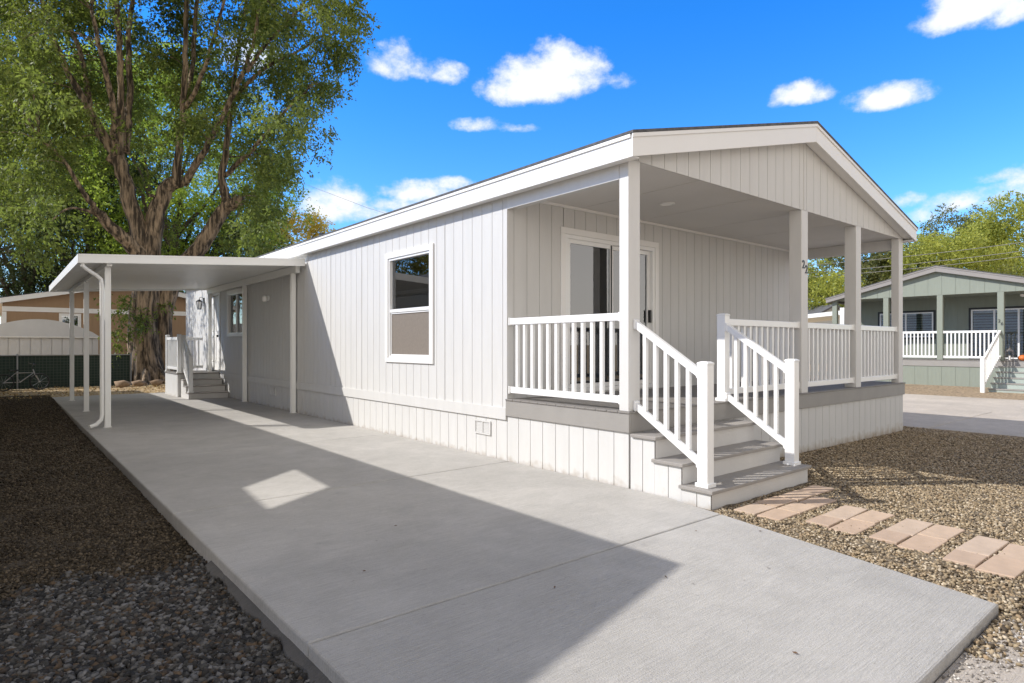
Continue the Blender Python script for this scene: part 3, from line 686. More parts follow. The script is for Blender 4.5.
# lantern beside the side door
ln = MB(); yy = 15.55; zz = 2.55
ln.box(-.02, -.002, yy - .05, yy + .05, zz - .02, zz + .14); ln.tube([(-.02, yy, zz + .1), (-.07, yy, zz + .16), (-.13, yy, zz + .13), (-.13, yy, zz + .08)], .009, 8)
ln.lathe([(.012, .09), (.09, .035), (.085, .025)], (-.13, yy, zz), 6); ln.lathe([(.055, -.20), (.06, -.19), (.055, -.18)], (-.13, yy, zz), 6)
for k_ in range(6):
    a_ = k_ * math.pi / 3; ln.tube([(-.13 + .052 * math.cos(a_), yy + .052 * math.sin(a_), zz - .19), (-.13 + .08 * math.cos(a_), yy + .08 * math.sin(a_), zz + .03)], .006, 5)
lo = ln.build('wall_lantern', M_BLACK, home)
ln = MB(); ln.lathe([(.046, -.18), (.072, .02)], (-.13, yy, zz), 6); ln.build('lantern_glass', M_LENS, lo)
# jar light on the side wall, skirting vents, roof pipe
jl = MB(); jl.lathe([(.06, 0), (.062, .02), (.045, .03)], (0, 0, 0), 18); jl.v = [(-.002 - v[2], 10.06 + v[0], 2.36 + v[1]) for v in jl.v]; jo = jl.build('wall_light', M_FRAME, home)
jl = MB(); jl.lathe([(.035, 0), (.055, .03), (.058, .09), (.04, .13), (.015, .14)], (-.085, 10.06, 2.28), 16); jl.build('glass_jar', M_LENS, jo, smooth=True)
for yv in (2.27, 9.75):
    v_ = MB(); ring(v_, PL, yv - .16, yv + .16, .255, .425, .018, .001, .016); v_.pbox(PL, yv - .006, yv + .006, .001, .014, .273, .407)
    for i in range(7): v_.pbox(PL, yv - .142, yv + .142, .002, .006, .276 + i * .0185, .288 + i * .0185)
    v_.pbox(PL, yv - .14, yv + .14, .0005, .0025, .27, .41)
    v_.build('skirting_vent', M_SIDING, home)
pp = MB(); pp.tube([(.9, 9.3, 3.4), (.9, 9.3, 3.72)], .035, 10); pp.tube([(.9, 9.3, 3.72), (.9, 9.3, 3.78)], .06, 10); pp.build('vent_pipe', M_BLACK, home)

# ---------------------------------------------------------------- front steps
fs = thing('front_steps', 'grey wooden porch steps with white vinyl handrails leading up to the front porch', 'steps', (.85, -.45, -.03))
SX0, SX1 = 0.0, 1.74
tr = [(-.875, .13), (-.585, .315), (-.30, .515)]
for i, (yf, zt) in enumerate(tr):
    t = MB(); t.box(SX0 - .025, SX1 + .02, yf - .03, yf + (.305 if i < 2 else .262), zt - .03, zt); t.build('tread', M_TREAD, fs, bevel=.005)
    t = MB(); z0 = -.06 if i == 0 else tr[i - 1][1]; t.box(SX0 + .018, SX1 - .005, yf, yf + .018, z0, zt - .031); t.build('riser', M_RISER, fs)
t = MB(); t.box(SX0 + .018, SX1 - .005, -.040, -.0235, tr[2][1], .518); 
sp = MB()
for i, (yf, zt) in enumerate(tr):
    ya, yb = yf + .001, (tr[i + 1][0] if i < 2 else -.024)
    q = siding(PX(SX0 - .0, -1), ya, yb, -.06, zt - .031, phase=.13); b = len(sp.v); sp.v += q.v; sp.f += [tuple(b + j for j in f) for f in q.f]
    sp.box(SX0 + .02, SX0 + .04, ya + .02, yb, -.06, zt - .031)
sp.build('side_panel', M_SKIRT, fs, normals=False)
sp = MB(); sp.prism([(SX1 - .03, -.86, -.08), (SX1 - .03, -.86, .099), (SX1 - .03, -.57, .099), (SX1 - .03, -.57, .284), (SX1 - .03, -.285, .284), (SX1 - .03, -.285, .484), (SX1 - .03, -.024, .484), (SX1 - .03, -.024, -.08)], (.024, 0, 0))
sp.build('side_panel', M_SKIRT, fs)
newel(fs, .10, -.76, .13, 1.205); newel(fs, SX1 - .10, -.76, .13, 1.205)
railing(fs, (.10, -.002), (.10, -.71), 1.585, .745, 5, dz=.45, name='handrail')
railing(fs, (SX1 - .05, -.002), (SX1 - .10, -.71), 1.585, .745, 5, dz=.45, name='handrail')

# ---------------------------------------------------------------- carport
cp = thing('carport', 'white aluminium carport with slim posts attached to the side of the white home', 'carport', (-1.8, 11.3, 0))
CX0, CX1, CY0, CY1 = -3.60, -.03, 7.9, 14.85
zt0, zt1 = 2.755, 2.992
def cz(x): return zt0 + (x - CX0) / (CX1 - CX0) * (zt1 - zt0)
rp = MB(); n = int((CY1 - CY0) / .305)
w_ = (CY1 - CY0 - .04) / n; 
for i in range(n):
    ya = CY0 + .02 + i * w_; 
    rp.prism([(CX0 + .02, ya + .002, cz(CX0) - .085), (CX0 + .02, ya + w_ - .03, cz(CX0) - .085), (CX0 + .02, ya + w_ - .03, cz(CX0) - .06), (CX0 + .02, ya + .002, cz(CX0) - .06)], (CX1 - CX0 - .02, 0, zt1 - zt0))
    rp.prism([(CX0 + .02, ya + w_ - .028, cz(CX0) - .075), (CX0 + .02, ya + w_ - .002, cz(CX0) - .075), (CX0 + .02, ya + w_ - .002, cz(CX0) - .005), (CX0 + .02, ya + w_ - .028, cz(CX0) - .005)], (CX1 - CX0 - .02, 0, zt1 - zt0))
rp.build('roof_panel', M_ALU, cp)
for yy in (CY0, CY1 - .015):
    fa = MB()
    fa.prism([(CX0, yy, cz(CX0) - .135), (CX1, yy, cz(CX1) - .135), (CX1, yy, cz(CX1)), (CX0, yy, cz(CX0))], (0, .015, 0))
    fa.prism([(CX0, yy - .006, cz(CX0) - .022), (CX1, yy - .006, cz(CX1) - .022), (CX1, yy - .006, cz(CX1) + .004), (CX0, yy - .006, cz(CX0) + .004)], (0, .027, 0))
    fa.build('roof_fascia', M_ALU, cp)
gt = MB(); gt.box(CX0 - .012, CX0 + .002, CY0 + .016, CY1 - .016, zt0 - .135, zt0 + .004); gt.box(CX0 + .003, CX0 + .11, CY0 + .017, CY1 - .017, zt0 - .134, zt0 - .120)
gt.build('gutter', M_ALU, cp)
bm_ = MB(); XP = -3.19
bm_.box(XP - .038, XP + .038, CY0 + .08, CY1 - .08, cz(XP) - .175, cz(XP) - .088); bm_.build('roof_beam', M_ALU, cp, bevel=.004); bm_ = MB(); bm_.box(-.115, -.03, CY0 + .25, CY1 - .08, cz(-.1) - .24, cz(-.1) - .10)
bm_.build('roof_beam', M_ALU, cp, bevel=.004)
for x_, yl in ((XP, (8.2, 11.33, 14.46)), (-.075, (8.41, 11.53, 14.65))):
    for y_ in yl:
        p = MB(); h = .038; top = cz(x_) - (.176 if x_ == XP else .241)
        p.box(x_ - h, x_ + h, y_ - h, y_ + h, 0, top)
        for s_ in (-1, 1):                    # raised edges of the fluted post
            for t_ in (-1, 1): p.box(x_ + s_ * .030 - .009, x_ + s_ * .030 + .009, y_ + t_ * .0385 - .004, y_ + t_ * .0385 + .004, .0, top); p.box(x_ + s_ * .0385 - .004, x_ + s_ * .0385 + .004, y_ + t_ * .030 - .009, y_ + t_ * .030 + .009, .0, top)
        p.box(x_ - .06, x_ + .06, y_ - .045, y_ + .045, 0, .006)
        p.build('carport_post', M_ALU, cp)
ds = MB(); yd = 8.10
path = [(CX0 + .05, CY0 + .06, zt0 - .12), (CX0 + .05, CY0 + .06, zt0 - .17), (CX0 + .10, CY0 + .09, zt0 - .215), (XP - .16, yd - .0, zt0 - .30), (XP - .10, yd, zt0 - .36), (XP - .088, yd, zt0 - .46), (XP - .088, yd, .22), (XP - .10, yd - .01, .14), (XP - .17, yd - .04, .07), (XP - .26, yd - .08, .045)]
ds.tube(path, .031, 8); ds.build('downspout', M_ALU, cp, smooth=False)

# ---------------------------------------------------------------- rear steps
rs = thing('rear_steps', 'small landing and steps with white vinyl rails at the side door under the carport', 'steps', (-.5, 14.3, 0))
LX = -1.02; LZ = .615
q = MB(); q.box(LX - .02, -.03, 13.86, 15.42, LZ - .03, LZ); q.build('landing_floor', M_DECK, rs)
q = siding(PX(LX, -1), 13.9, 15.4, 0, LZ - .031, phase=.1); q2 = siding(PY(13.9, -1), LX, -.03, 0, LZ - .031); b = len(q.v); q.v += q2.v; q.f += [tuple(b + i for i in f) for f in q2.f]
q2 = siding(PY(15.4, 1), LX, -.03, 0, LZ - .031); b = len(q.v); q.v += q2.v; q.f += [tuple(b + i for i in f) for f in q2.f]; q.build('side_panel', M_SKIRT, rs, normals=False)
for i, (yf, zt) in enumerate(((13.02, .155), (13.31, .31), (13.60, .465))):
    t = MB(); t.box(LX + .06, -.03, yf - .025, yf + .295, zt - .03, zt); t.build('tread', M_TREAD, rs, bevel=.003)
    t = MB(); t.box(LX + .07, -.035, yf, yf + .29, 0.0 if i == 0 else .0 + i * .001, zt - .031); t.build('riser', M_RISER, rs)
newel(rs, LX + .05, 13.95, LZ, LZ + 1.0, .09); newel(rs, LX + .05, 15.35, LZ, LZ + 1.0, .09); newel(rs, LX + .13, 13.10, .155, 1.07, .09); newel(rs, LX + .15, 13.95, LZ, LZ + .98, .09)
railing(rs, (LX + .05, 14.0), (LX + .05, 15.3), LZ + .93, LZ + .08, 10); railing(rs, (LX + .1, 15.35), (-.09, 15.35), LZ + .93, LZ + .08, 7); 
railing(rs, (LX + .15, 13.9), (LX + .13, 13.15), LZ + .93, LZ + .08, 5, dz=.46, name='handrail')

# ---------------------------------------------------------------- other homes
def home_at(name_label, loc, rz, W, Ln, m_wall, m_trim, m_roof, m_skirt, ze, zc, zd, deck=True, posts=(), grp=None, pitch=.40, pd=1.8, sk0=-.1):
    h = thing('manufactured_home', name_label, 'house', loc, rz, group=grp, local=True)
    _, rt = gable_roof(h, W, Ln, 0, ze, .25, m_roof, m_trim, ov=.16, fh=.17)
    w = siding(PY(pd, -1), 0, W, zd - .1, zc, kinks=(W / 2,), pitch=pitch)
    for P_, a, b_, zt in ((PX(0, -1), pd, Ln, zc), (PX(W, 1), pd, Ln, zc), (PY(Ln, 1), 0, W, rt)):
        q = siding(P_, a, b_, .1 if True else 0, zt, pitch=pitch, kinks=(W / 2,) if zt is rt else ()); b = len(w.v); w.v += q.v; w.f += [tuple(b + i for i in f) for f in q.f]
    w.build('wall', m_wall, h, normals=False)
    gw_ = siding(PY(0, -1), 0, W, zc, rt, kinks=(W / 2,), pitch=pitch, gw=.022); gw_.build('gable_wall', m_wall, h, normals=False)
    k_ = siding(PY(0, -1), 0, W, sk0, zd - .2, pitch=pitch); 
    for P_ in (PX(0, -1), PX(W, 1)):
        q = siding(P_, 0, Ln, sk0, zd - .2, pitch=pitch); b = len(k_.v); k_.v += q.v; k_.f += [tuple(b + i for i in f) for f in q.f]
    k_.build('skirting', m_skirt, h, normals=False)
    c = MB(); c.box(.02, W - .02, .02, pd - .01, zc, zc + .03); c.build('porch_ceiling', m_wall, h)
    d = MB(); d.box(-.02, W + .02, -.02, pd - .003, zd - .22, zd - .02); d.build('deck_band', M_BAND, h); d = MB(); d.box(-.03, W + .03, -.03, pd - .004, zd - .019, zd); d.build('deck_floor', M_DECK, h)
    for x in posts:
        p = MB(); p.box(x - .085, x + .085, .0, .15, zd, zc + .01); p.build('porch_post', m_wall, h, bevel=.004)
    return h, rt
M_GREEN = mat('sage_siding', (.245, .27, .225), .72, .05, 2, .3, 26, (7, 7, 1)); M_GREENT = mat('taupe_trim', (.27, .25, .235), .6, .04); M_DKTRIM = mat('charcoal_trim', (.03, .032, .034), .6, .1)
M_BLIND = mat('window_blind', (.30, .36, .34), .6, .04)
gh, _ = home_at('sage green home with a white-railed porch and grey roof edge across the side road', (20.2, 6.72, 0), -R(90), 6.95, 16, M_GREEN, M_GREENT, M_SHINGLE, M_GREEN, 3.12, 3.04, .83, posts=(.09, 1.88, 3.55, 5.22, 6.86), sk0=-.09)
def blinds(root, P, u0, u1, z0, z1, n=-.12):
    b = MB(); z = z0
    while z < z1:
        b.pbox(P, u0, u1, n - .012, n, z, z + .075); z += .105
    return b.build('blind', M_BLIND, root)
def plain_window(root, P, u0, u1, z0, z1, mull=1, blind=True, m_tr=None, gm=None):
    t = MB(); ring(t, P, u0 - .07, u1 + .07, z0 - .07, z1 + .07, .07, .002, .02); w = t.build('window', m_tr or M_DKTRIM, root)
    f = MB(); ring(f, P, u0, u1, z0, z1, .045, .002, .03)
    for k in range(mull):
        m_ = u0 + (u1 - u0) * (k + 1) / (mull + 1); f.pbox(P, m_ - .025, m_ + .025, .003, .028, z0 + .045, z1 - .045)
    f.build('window_frame', M_FRAME, w)
    if blind:
        b = MB(); z = z0 + .06
        while z < z1 - .08: b.pbox(P, u0 + .05, u1 - .05, .004, .009, z, z + .06); z += .095
        b.build('blind', M_BLIND, w)
    g_ = MB(); g_.pbox(P, u0 + .045, u1 - .045, .012, .014, z0 + .045, z1 - .045); g_.build('glass_pane', gm or M_GLASS, w)
    bk = MB(); bk.pbox(P, u0 + .04, u1 - .04, .0022, .0032, z0 + .04, z1 - .04); bk.build('dark_backing', M_BLACK, w)  # flat black sheet standing in for the unlit room behind the glass
    return w
PB = PY(1.8, -1)
plain_window(gh, PB, 1.05, 2.85, 1.62, 2.55)
plain_window(gh, PB, 4.0, 6.0, .86, 2.58, mull=2)
plain_window(gh, PX(0, -1), 6, 7.4, 1.5, 2.6)
for a, b_, n_ in ((.18, 1.79, 12), (1.97, 3.46, 12), (3.64, 5.13, 12)): railing(gh, (a, .06), (b_, .06), 1.81, .90, n_, bal=.04)
gs = thing('porch_steps', 'wide grey-green steps with white handrail climbing to the sage green porch', 'steps', (20.2, 6.72, 0), -R(90), local=True)
M_GSTEP = mat('green_step_paint', (.36, .41, .37), .7, .06, 3)
for i in range(5):
    zt = .83 - (5 - i) * .165; y0 = -.02 - (5 - i) * .29; 
    t = MB(); t.box(5.22, 6.86, y0 - .02, y0 + .30, zt - .03, zt); t.build('tread', M_BAND, gs); t = MB(); t.box(5.24, 6.84, y0, y0 + .285, -.17, zt - .031); t.build('riser', M_GSTEP, gs)
newel(gs, 5.16, -1.75, -.17, .97, .11); railing(gs, (5.2, -.03), (5.16, -1.70), 1.80, .92, 12, dz=.88, name='handrail', bal=.04)
newel(gs, 6.92, -1.75, -.17, .97, .11); railing(gs, (6.88, -.03), (6.92, -1.70), 1.80, .92, 12, dz=.88, name='handrail', bal=.04)
gp = [o for o in gh.children if o.name.startswith('porch_post')][3]
text_part('house_number', '2', .14, (5.19, -.004, 2.06), (R(90), 0, 0), M_DKTRIM, gp); text_part('house_number', '6', .14, (5.26, -.004, 1.97), (R(90), 0, 0), M_DKTRIM, gp)
lf = MB(); lf.lathe([(.03, .0), (.07, -.02), (.07, -.08), (.02, -.11)], (5.55, 1.2, 3.03), 12); lf.build('porch_light', M_LENS, gh)
# pots, pumpkins and a lantern on the sage porch
def gpos(u, v, z): return Vector((20.2 + v, 6.72 - u, z))
M_PUMP = mat('pumpkin_skin', (.62, .16, .03), .5, .15, 6)
def pumpkin(p, r, label):
    mb = MB(); n = 24; prof = [(-.9, .35), (-.65, .8), (-.2, 1.0), (.2, .98), (.6, .75), (.85, .35)]
    for z, rr in prof:
        for k in range(n):
            a = 2 * math.pi * k / n; q = rr * r * (1 + .07 * math.cos(8 * a)); mb.v.append((q * math.cos(a), q * math.sin(a), z * r * .8 + r * .75))
    for i in range(len(prof) - 1):
        for k in range(n): mb.f.append((i * n + k, i * n + (k + 1) % n, (i + 1) * n + (k + 1) % n, (i + 1) * n + k))
    mb.f.append(tuple(range(n))[::-1]); mb.f.append(tuple((len(prof) - 1) * n + k for k in range(n)))
    t = thing('pumpkin', label, 'pumpkin', p, group='pumpkins on the sage porch'); OFF[t.name] = Vector((0, 0, 0))
    mb.build('pumpkin_body', M_PUMP, t, smooth=True); s = MB(); s.tube([(0, 0, r * 1.38), (.01, 0, r * 1.6), (.03, .01, r * 1.75)], [.022, .015, .018], 7); s.build('stem', M_BARK2, t)
pumpkin(gpos(5.75, .22, .83), .13, 'smaller orange pumpkin on the sage porch, left of the bigger one'); pumpkin(gpos(6.1, .25, .83), .17, 'larger orange pumpkin on the sage porch, right of the smaller one')
t = thing('candle_lantern', 'small metal lantern with glass sides standing at the top of the green steps', 'lantern', gpos(5.42, .15, .83)); OFF[t.name] = Vector((0, 0, 0))
l = MB(); l.box(-.09, .09, -.09, .09, 0, .02); l.box(-.09, .09, -.09, .09, .30, .32); l.quadbox([(-.09, -.09, .32), (.09, -.09, .32), (.09, .09, .32), (-.09, .09, .32), (-.02, -.02, .40), (.02, -.02, .40), (.02, .02, .40), (-.02, .02, .40)])
for a in (-.085, .085):
    for b_ in (-.085, .085): l.tube([(a, b_, .02), (a, b_, .30)], .007, 5)
l.tube([(-.03, 0, .40), (-.03, 0, .45), (0, 0, .48), (.03, 0, .45), (.03, 0, .40)], .005, 5); l.build('lantern_frame', M_GREENT, t)
l = MB(); l.lathe([(.035, .02), (.035, .16)], (0, 0, 0), 12); l.build('candle', M_LENS, t)
# plant on sage porch behind the rail
LM_P = leaf_mat('potted_plant_leaf', (.12, .2, .03), (.5, .55, .15))

# neighbour home beside the driveway: it shades the drive
M_CREAM = mat('cream_siding', (.50, .44, .34), .75, .05, 2, .3, 26, (7, 7, 1))
NW = 6.9; NX1 = -4.98; NY0 = -1.49 + .73 * 3.2 + .16
nh = thing('manufactured_home', 'beige home across the gravel strip from the white home, with an open porch added to pass a sun patch', 'house', (NX1 - NW, NY0, 0), local=True)
NE, NSL, NOV, PDN, NL = 3.2, .25, .13, 6.4, 19.1
nrt = lambda u: NE + NSL * (min(u, NW - u) + NOV)
nr = MB()
def roof_piece(q):                        # a flat piece of the roof slope, q = four (x, y) corners in the home's own frame
    nr.prism([(x, y, nrt(x)) for x, y in q], (0, 0, .05))
roof_piece([(-NOV, -.16), (NW / 2, -.16), (NW / 2, NL + .12), (-NOV, NL + .12)])
# hole added in the roof to pass sun, imitating the side window's reflected patch
hx = [(X - (NX1 - NW), Y - NY0) for X, Y in ((-5.80, 5.47), (-5.90, 4.37), (-6.95, 4.07), (-6.83, 5.05))]
y1, y2 = 4.0 - NY0, 5.55 - NY0; xe = NW + NOV; xr = NW / 2 + .001
roof_piece([(xr, -.16), (xe, -.16), (xe, y1), (xr, y1)]); roof_piece([(xr, y2), (xe, y2), (xe, NL + .12), (xr, NL + .12)])
roof_piece([hx[1], (xe, y1), (xe, y2), hx[0]]); roof_piece([(xr, y1), hx[2], hx[3], (xr, y2)])
roof_piece([(xr, y1), (xe, y1), hx[1], hx[2]]); roof_piece([hx[3], hx[0], (xe, y2), (xr, y2)])
nro = nr.build('roof', M_SHINGLE, nh)
f = MB(); f.box(xe, xe + .02, -.16, NL + .12, NE - .2, NE + .03); f.build('fascia', M_TRIM, nro)
for yy in (-.185, NL + .121):
    f = MB(); f.prism([(-NOV, yy, NE - .2), (NW / 2, yy, nrt(NW / 2) - .2), (xe, yy, NE - .2), (xe, yy, NE + .03), (NW / 2, yy, nrt(NW / 2) + .04), (-NOV, yy, NE + .03)], (0, .022, 0)); f.build('gable_fascia', M_TRIM, nro)
w = siding(PY(PDN, -1), 0, NW, -.1, nrt, kinks=(NW / 2,), openings=[(2.2, 3.8, 1.1, 2.4)])
for P_, a, b_, zt in ((PX(0, -1), 0, NL, 3.1), (PX(NW, 1), PDN, NL, 3.1), (PY(NL, 1), 0, NW, nrt)):
    q = siding(P_, a, b_, -.1, zt, kinks=(NW / 2,) if zt is nrt else ()); b = len(w.v); w.v += q.v; w.f += [tuple(b + i for i in f) for f in q.f]
w.build('wall', M_CREAM, nh, normals=False)
siding(PY(0, -1), 0, NW, 3.0, nrt, kinks=(NW / 2,)).build('gable_wall', M_CREAM, nh, normals=False)
for x in (.1, 2.3, 4.6, NW - .1):  # open porch added so the sun patch can pass out under the eave
    p = MB(); p.box(x - .07, x + .07, .0, .14, .0, 3.0); p.build('porch_post', M_TRIM, nh)
p = MB(); p.box(0, NW, 0, PDN - .01, -.1, .35); p.build('deck_floor', M_BAND, nh)
hung_window(nh, PY(PDN, -1), 2.15, 3.85, 1.05, 2.45, side=True)
for y_ in (8, 11, 15): plain_window(nh, PX(NW, 1), y_, y_ + 1.2, 1.1, 2.4, blind=False)
# home across the street, seen only in reflections
oh, _ = home_at('beige home with an open porch on the far side of the street', (8, -19, 0), R(180), 7, 16, M_CREAM, M_TRIM, M_SHINGLE, M_CREAM, 3.2, 3.05, .7, posts=(.1, 2.4, 4.7, 6.9), pitch=.2)

# tan home behind
M_TAN = mat('tan_siding', (.34, .225, .135), .8, .06, 2, .3, 26, (7, 7, 1))
th = thing('manufactured_home', 'tan home with white roof edges behind the big elm and the white shed', 'house', (-4.4, 29, 0), local=True)
_, rt = gable_roof(th, 9.0, 14, 0, 3.2, .215, M_SHINGLE, M_TRIM, ov=.2, fo=.5, fh=.2)
w = siding(PY(0, -1), 0, 9.0, -.1, rt, kinks=(4.5,), openings=[(1.9, 2.6, 1.85, 2.65)])
for P_, a, b_ in ((PX(0, -1), 0, 14), (PX(9.0, 1), 0, 14)):
    q = siding(P_, a, b_, -.1, 3.1); b = len(w.v); w.v += q.v; w.f += [tuple(b + i for i in f) for f in q.f]
w.build('wall', M_TAN, th, normals=False)
t_ = MB(); t_.pbox(PY(0, -1), -.02, 9.02, .003, .03, 2.72, 2.92); t_.box(-.03, .12, -.035, -.004, -.1, 2.7); t_.build('wall_trim', M_TRIM, th)
plain_window(th, PY(0, -1), 1.93, 2.57, 1.88, 2.62, blind=False, m_tr=M_TRIM)

# white arched shed behind the fence
M_SHED = mat('shed_panel_paint', (.62, .62, .63), .5, .05, 3)
sh = thing('garden_shed', 'white metal shed with a rounded roof behind the dark green fence', 'shed', (-3.45, 23.6, 0), local=True)
hw = 1.75
s1 = siding(PY(0, -1), -hw, hw, -.05, 1.62, pitch=.30, gw=.03, gd=.03)
for P_ in (PX(-hw, -1), PX(hw, 1)):
    q = siding(P_, 0, 3, -.05, 1.62, pitch=.30, gw=.03, gd=.03); b = len(s1.v); s1.v += q.v; s1.f += [tuple(b + i for i in f) for f in q.f]
s1.build('wall', M_SHED, sh, normals=False)
arc = [(-hw - .06 + (2 * hw + .12) * i / 16, 1.62 + .62 * math.sin(math.pi * i / 16) ** .8) for i in range(17)]
r_ = MB(); r_.prism([(x, -.08, z) for x, z in arc], (0, 3.16, 0)); r_.build('roof', M_SHED, sh)
r_ = MB(); r_.box(-hw - .07, hw + .07, -.10, -.081, 1.59, 1.635); r_.build('roof_trim', M_TRIM, sh)

# fence with dark green privacy mesh
def mesh_mat():
    m = bpy.data.materials.new('privacy_mesh'); m.use_nodes = True; nt = m.node_tree; N, L = nt.nodes, nt.links; b = N['Principled BSDF']
    tc = N.new('ShaderNodeTexCoord'); ck = N.new('ShaderNodeTexBrick'); ck.offset = 0; ck.inputs['Scale'].default_value = 1; ck.inputs['Brick Width'].default_value = .09; ck.inputs['Row Height'].default_value = .09; ck.inputs['Mortar Size'].default_value = .008
    ck.inputs['Color1'].default_value = (.012, .028, .02, 1); ck.inputs['Color2'].default_value = (.016, .034, .024, 1); ck.inputs['Mortar'].default_value = (.05, .065, .055, 1)
    mp = N.new('ShaderNodeMapping'); mp.inputs['Rotation'].default_value = (R(90), 0, 0); L.new(tc.outputs['Object'], mp.inputs[0]); L.new(mp.outputs[0], ck.inputs['Vector']); L.new(ck.outputs[0], b.inputs['Base Color']); b.inputs['Roughness'].default_value = .8
    return m
fe = thing('mesh_fence', 'chain link fence covered in dark green mesh in front of the white shed', 'fence', (-2.3, 20.6, 0))
f = MB(); f.box(-9.0, -1.1, 20.60, 20.612, -.03, 1.0); f.build('privacy_screen', mesh_mat(), fe)
M_GALV = mat('galvanised_steel', (.30, .31, .31), .45, .1, metal=.8)
f = MB(); f.tube([(-9, 20.59, 1.01), (-1.1, 20.59, 1.01)], .02, 8); f.build('top_rail', M_GALV, fe)
for x in (-9, -6.5, -4.1, -1.1):
    f = MB(); f.tube([(x, 20.58, -.03), (x, 20.58, 1.06)], .028, 8); f.build('fence_post', M_GALV, fe)

# bed edging of rough stones round the elm
M_EDGE = mat('edging_stone', (.20, .13, .08), .9, .25, 8, 1, 40, col2=(.34, .25, .17))
def edging(c, a_list):
    for i, (x, y, w_, h_, lab) in enumerate(a_list):
        V = TV[i % len(TV)].copy(); V = V / np.abs(V).max(0) * np.array([w_ / 2, .13, h_ / 2]); 
        me = arrays_mesh('edging_stone', V, TF, M_EDGE); o = link('edging_stone', me, None, (x, y, h_ * .4)); prop(o, lab, 'stone', 'rough stones edging the elm bed')
ord_ = ['first', 'second', 'third', 'fourth', 'fifth', 'sixth', 'seventh', 'eighth']
edging(None, [(-1.55 + i * .46, 18.9 + .05 * math.sin(i * 2.1), .46, .26 + .05 * math.sin(i * 3.3), '%s rough brown edging stone from the left in front of the elm trunk' % ord_[i]) for i in range(8)])

# bicycle by the fence
bk = thing('bicycle', 'small dark bicycle with a pale frame leaning by the dark green fence', 'bicycle', at(22, 386, 18.1) * Vector((1, 1, 0)).x if False else (at(22, 386, 18.1).x, at(22, 386, 18.1).y, .0), rz=R(10), local=True)
M_TYRE = mat('rubber', (.02, .02, .02), .8, .1); M_BIKE = mat('pale_frame_paint', (.35, .33, .31), .35, .05)
def wheel(x):
    t = MB(); n = 24; pts = [(x + .23 * math.cos(2 * math.pi * i / n), 0, .25 + .23 * math.sin(2 * math.pi * i / n)) for i in range(n + 1)]; t.tube(pts, .02, 7, cap=False); w_ = t.build('wheel', M_TYRE, bk)
    s = MB()
    for i in range(10): s.tube([(x, 0, .25), (x + .22 * math.cos(i * math.pi / 5), 0, .25 + .22 * math.sin(i * math.pi / 5))], .003, 4)
    s.tube([(x, -.04, .25), (x, .04, .25)], .02, 8); s.build('spokes', M_GALV, w_)
wheel(-.42); wheel(.42)
f = MB(); f.tube([(-.42, 0, .25), (-.15, 0, .52), (-.05, 0, .25), (-.42, 0, .25)], .014, 7); f.tube([(-.15, 0, .52), (.28, 0, .52), (-.05, 0, .25)], .016, 7); f.tube([(.26, 0, .62), (.30, 0, .48), (.42, 0, .25)], .016, 7); f.build('frame', M_BIKE, bk)
f = MB(); f.tube([(.26, 0, .60), (.25, 0, .72), (.30, 0, .76)], .012, 7); f.tube([(.20, -.26, .80), (.30, -.14, .76), (.30, .14, .76), (.20, .26, .80)], .013, 7); f.build('handlebar', M_BLACK, bk)
f = MB(); f.box(-.30, -.08, -.05, .05, .58, .62); f.tube([(-.15, 0, .50), (-.18, 0, .60)], .012, 6); f.build('saddle', M_BLACK, bk, bevel=.015)

# dark car behind the elm
def car():
    c = thing('parked_car', 'dark parked car half hidden behind the elm and the white home', 'car', (2.35, 25.6, 0), R(8), local=True)
    M_CP = mat('dark_car_paint', (.02, .022, .026), .25, .1); M_CG = mat('dark_car_glass', (.02, .025, .03), .08, .05)
    b = MB(); prof = [(-2.2, .35), (-2.25, .75), (-2.0, .95), (-1.2, 1.02), (-.6, 1.45), (.9, 1.48), (1.6, 1.05), (2.15, .95), (2.25, .6), (2.2, .35)]
    b.prism([(x, -.85, z) for x, z in prof], (0, 1.7, 0)); b.build('body', M_CP, c, bevel=.08)
    g_ = MB()
    for s in (-1, 1): g_.prism([(-1.0, s * .862, 1.05), (-.55, s * .862, 1.38), (.8, s * .862, 1.40), (1.3, s * .862, 1.08)], (0, -s * .01, 0))
    g_.build('side_window', M_CG, c)
    for x in (-1.4, 1.4):
        for s in (-1, 1):
            w_ = MB(); w_.tube([(x, s * .68, .33), (x, s * .88, .33)], .33, 20); wo = w_.build('wheel', M_TYRE, c); w_ = MB(); w_.tube([(x, s * .875, .33), (x, s * .89, .33)], .19, 14); w_.build('rim', M_GALV, wo)
    for s in (-1, 1): l = MB(); l.box(-2.27, -2.20, s * .6 - .15, s * .6 + .15, .68, .80); l.build('headlight', M_LENS, c, bevel=.02)
car()

# small grey home and white awning seen through the porch
M_GREYW = mat('pale_grey_siding', (.42, .43, .43), .75, .05)
g2 = thing('house', 'small grey gabled house far off seen between the porch posts', 'house', (at(818, 330, 46).x - 3, at(818, 330, 46).y, 0), -R(38), local=True)
w = siding(PY(0, -1), 0, 5, 0, lambda u: 2.7 + .55 * min(u, 5 - u), kinks=(2.5,), pitch=.4); q = siding(PX(0, -1), 0, 9, 0, 2.7, pitch=.4); b = len(w.v); w.v += q.v; w.f += [tuple(b + i for i in f) for f in q.f]; w.build('wall', M_GREYW, g2, normals=False)
r_ = MB()
for k_ in range(2):
    X = (lambda x: x) if k_ == 0 else (lambda x: 5 - x)
    r_.prism([(X(-.4), -.3, 2.48), (X(2.5), -.3, 4.08), (X(2.5), -.3, 4.22), (X(-.4), -.3, 2.62)], (0, 9.6, 0))
r_.build('roof', M_SHINGLE, g2)
